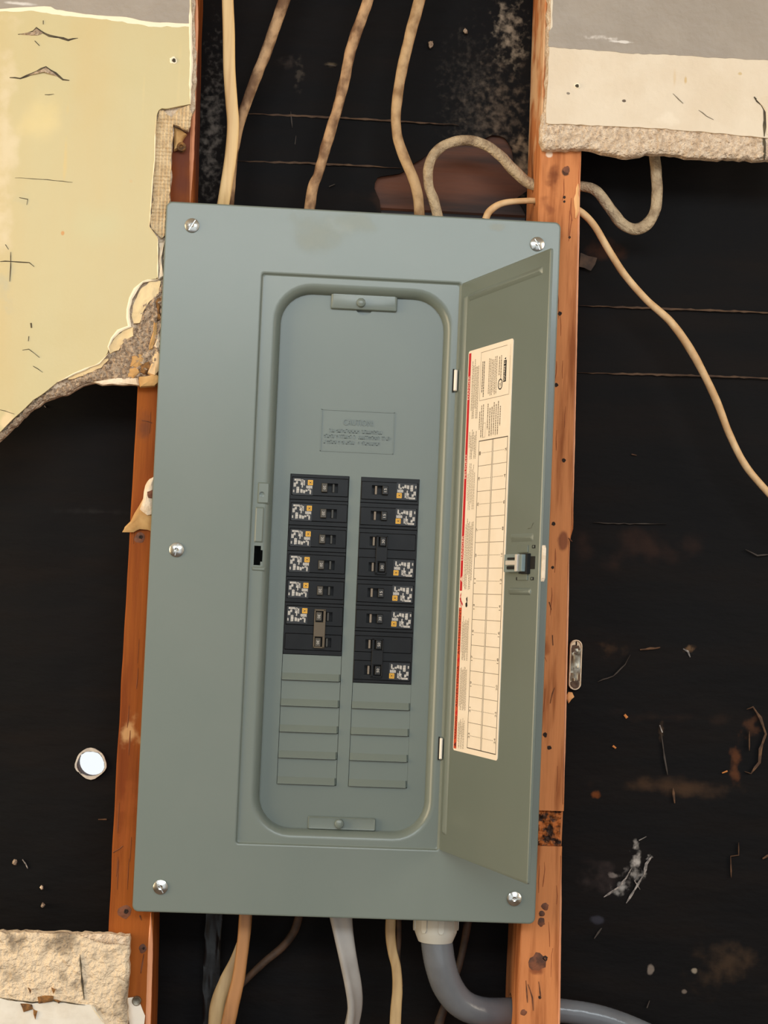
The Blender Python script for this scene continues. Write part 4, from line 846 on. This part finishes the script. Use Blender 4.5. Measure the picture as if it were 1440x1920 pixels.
tube('flat_cable', [(733, 1712, .055, 19), (732, 1750, .055, 19), (735, 1780, .055, 18), (743, 1815, .055, 18), (745, 1855, .055, 19), (742, 1900, .055, 21), (738, 2000, .055, 21)], 'cable_lower', 'tan flat cable between the grey service cable and the conduit', flat=.5, shape='twin', n=20, lump=.02, group=GB)
tube('dark_cable', [(747, 1712, .075, 10), (748, 1750, .075, 10), (746, 1800, .075, 10), (752, 1850, .075, 8)], 'cable_dark', 'dark narrow cable right behind the tan flat cable', lump=.02, group=GB)
tube('dark_cable', [(880, 1712, .09, 16), (872, 1760, .09, 14), (860, 1812, .09, 13), (840, 1870, .09, 14), (822, 1925, .09, 18), (810, 2000, .09, 18)], 'cable_dark', 'dark brown cable crossing behind the grey conduit', lump=.03, group=GB)
# conduit and connector
cd = thing('conduit', 'ribbed grey plastic conduit bending right behind the stud', 'conduit', tuple(at(818, 1750, .05)))
tube('conduit_hose', [(817, 1745, .05, 59), (820, 1775, .05, 59), (826, 1810, .05, 58), (840, 1850, .053, 57), (866, 1882, .058, 55), (905, 1897, .064, 54), (960, 1897, .072, 52), (1010, 1894, .072, 48), (1060, 1896, .070, 44), (1120, 1906, .068, 44), (1180, 1926, .066, 44), (1240, 1955, .064, 44), (1290, 1990, .062, 44)], 'pvc', parent=cd, n=28, lump=0, rings=.012)
p = at(817, 1745, .05); g = G()
g.lathe((p.x, .05, p.z), [(.0150, -.010), (.0168, -.010), (.0185, -.006), (.0205, -.001), (.0212, .004), (.0212, .016), (.0200, .018)], 40, 'z')
g.build('connector_nut', MAT['connector'], cd, smooth=.5)['label'] = 'off-white conduit connector nut'
for a in range(0, 360, 45):
    t = math.radians(a + 8); cx, cy = p.x + .0208 * math.cos(t), .05 + .0208 * math.sin(t); g = G()
    ca, sa = math.cos(t), math.sin(t)
    def tr_(u, v, zz): return (cx - sa * u + ca * v, cy + ca * u + sa * v, p.z + zz)
    prof = [(-.0028, .016), (-.0028, .003), (-.0014, .0005), (.0014, .0005), (.0028, .003), (.0028, .016)]
    g.loops([[tr_(u, -.002, zz) for u, zz in prof], [tr_(u, .0014, zz) for u, zz in prof]], True, True); g.build('grip_lug', MAT['connector'], cd, smooth=.3)
# clear plastic strip
rnd = random.Random(2); g = G(); L = []
for i in range(26):
    t = i / 25; pc = at(402 - 6 * math.sin(t * 3) - (8 * max(0, t - .6)), 1712 + 260 * t, .098); l = []
    for k in range(9):
        s = (k - 4) / 4; wd = .0085 * (1 + .25 * noise.noise((t * 6, k, 1)))
        l.append((pc.x + s * wd, .100 + .003 * noise.noise((k * .5, t * 5, 2)), pc.z))
    L.append(l + [(q[0], q[1] + .0006, q[2]) for q in reversed(l)])
g.loops(L, True, True)
tag(g.build('plastic_strip', MAT['plastic'], None, origin=tuple(at(400, 1960, .098)), smooth=1.2), 'crumpled dark shiny plastic strip hanging beside the left stud', 'plastic strip')
# oblong metal plate on the felt by the right stud
mp = thing('metal_plate', 'oblong dented metal plate on the black felt beside the right stud', 'metal plate', tuple(at(1080, 1247, FB)))
A = at(1066, 1293, FB - .006); B = at(1092, 1200, FB - .006); r = (B.x - A.x) / 2; g = G(); Yp = FB - .006
L = [rr(A.x, B.x, A.z, B.z, r, Yp + .004, 6), rr(A.x, B.x, A.z, B.z, r, Yp - .001, 6), rr(A.x + .0008, B.x - .0008, A.z + .0008, B.z - .0008, r * .93, Yp - .0014, 6), rr(A.x + .0016, B.x - .0016, A.z + .0016, B.z - .0016, r * .86, Yp, 6)]
g.loops(L, True, True); g.build('rim', MAT['plaster_white'], mp, smooth=.5)['label'] = 'pale rounded rim'
g = G(); cx = (A.x + B.x) / 2; L = []
for i in range(13):
    zz = A.z + .009 + (B.z - A.z - .018) * i / 12; L.append([(cx + (k - 3) / 3 * r * .74, Yp - .0004 - .0022 * max(0, noise.noise((k * .7, i * .5, 4)) + .3), zz) for k in range(7)] + [(cx + r * .74, Yp + .002, zz), (cx - r * .74, Yp + .002, zz)])
g.loops(L, True, True); g.build('dented_face', MAT['steel'], mp, smooth=.5)
disc('dark_end', 1079, 1218, 9, Yp - .0006, MAT['cable_dark'], mp); disc('dark_end', 1078, 1283, 9, Yp - .0006, MAT['cable_dark'], mp)
# crumbs
for i, (x, y, r, m, Y, lab) in enumerate(((1068, 1307, 8, 'wood_pale', .060, 'small orange wood chip stuck below the metal plate'), (27, 1617, 5, 'base_grey', .104, 'tiny tan plaster crumb on the black felt at the lower left'), (78, 1665, 3.4, 'plaster_white', .104, 'tiny pale plaster fleck, upper of two near the lower left plaster'), (80, 1698, 4, 'base_grey', .104, 'tiny pale plaster fleck, lower of two near the lower left plaster'),
                                    (808, 82, 6, 'base_grey', .104, 'small grey flake on the felt above the grey loop'), (873, 57, 5, 'base_grey', .104, 'small pale flake on the felt near the top centre'))):
    px = [(x + r * random.Random(i * 9 + k).uniform(.6, 1.3) * math.cos(2 * PI * k / 7), y + r * 1.3 * random.Random(i * 5 + k).uniform(.5, 1.2) * math.sin(2 * PI * k / 7)) for k in range(7)]
    Yc = .107 if Y > .1 else .1075
    o = flake('chip', px, Yc, .002, MAT[m], None, seed=i, lift=.001, tilt=(.3, .2))
    c_ = at(x, y, Yc); o.data.transform(Matrix.Translation(-c_)); o.location = c_; tag(o, lab, 'debris')
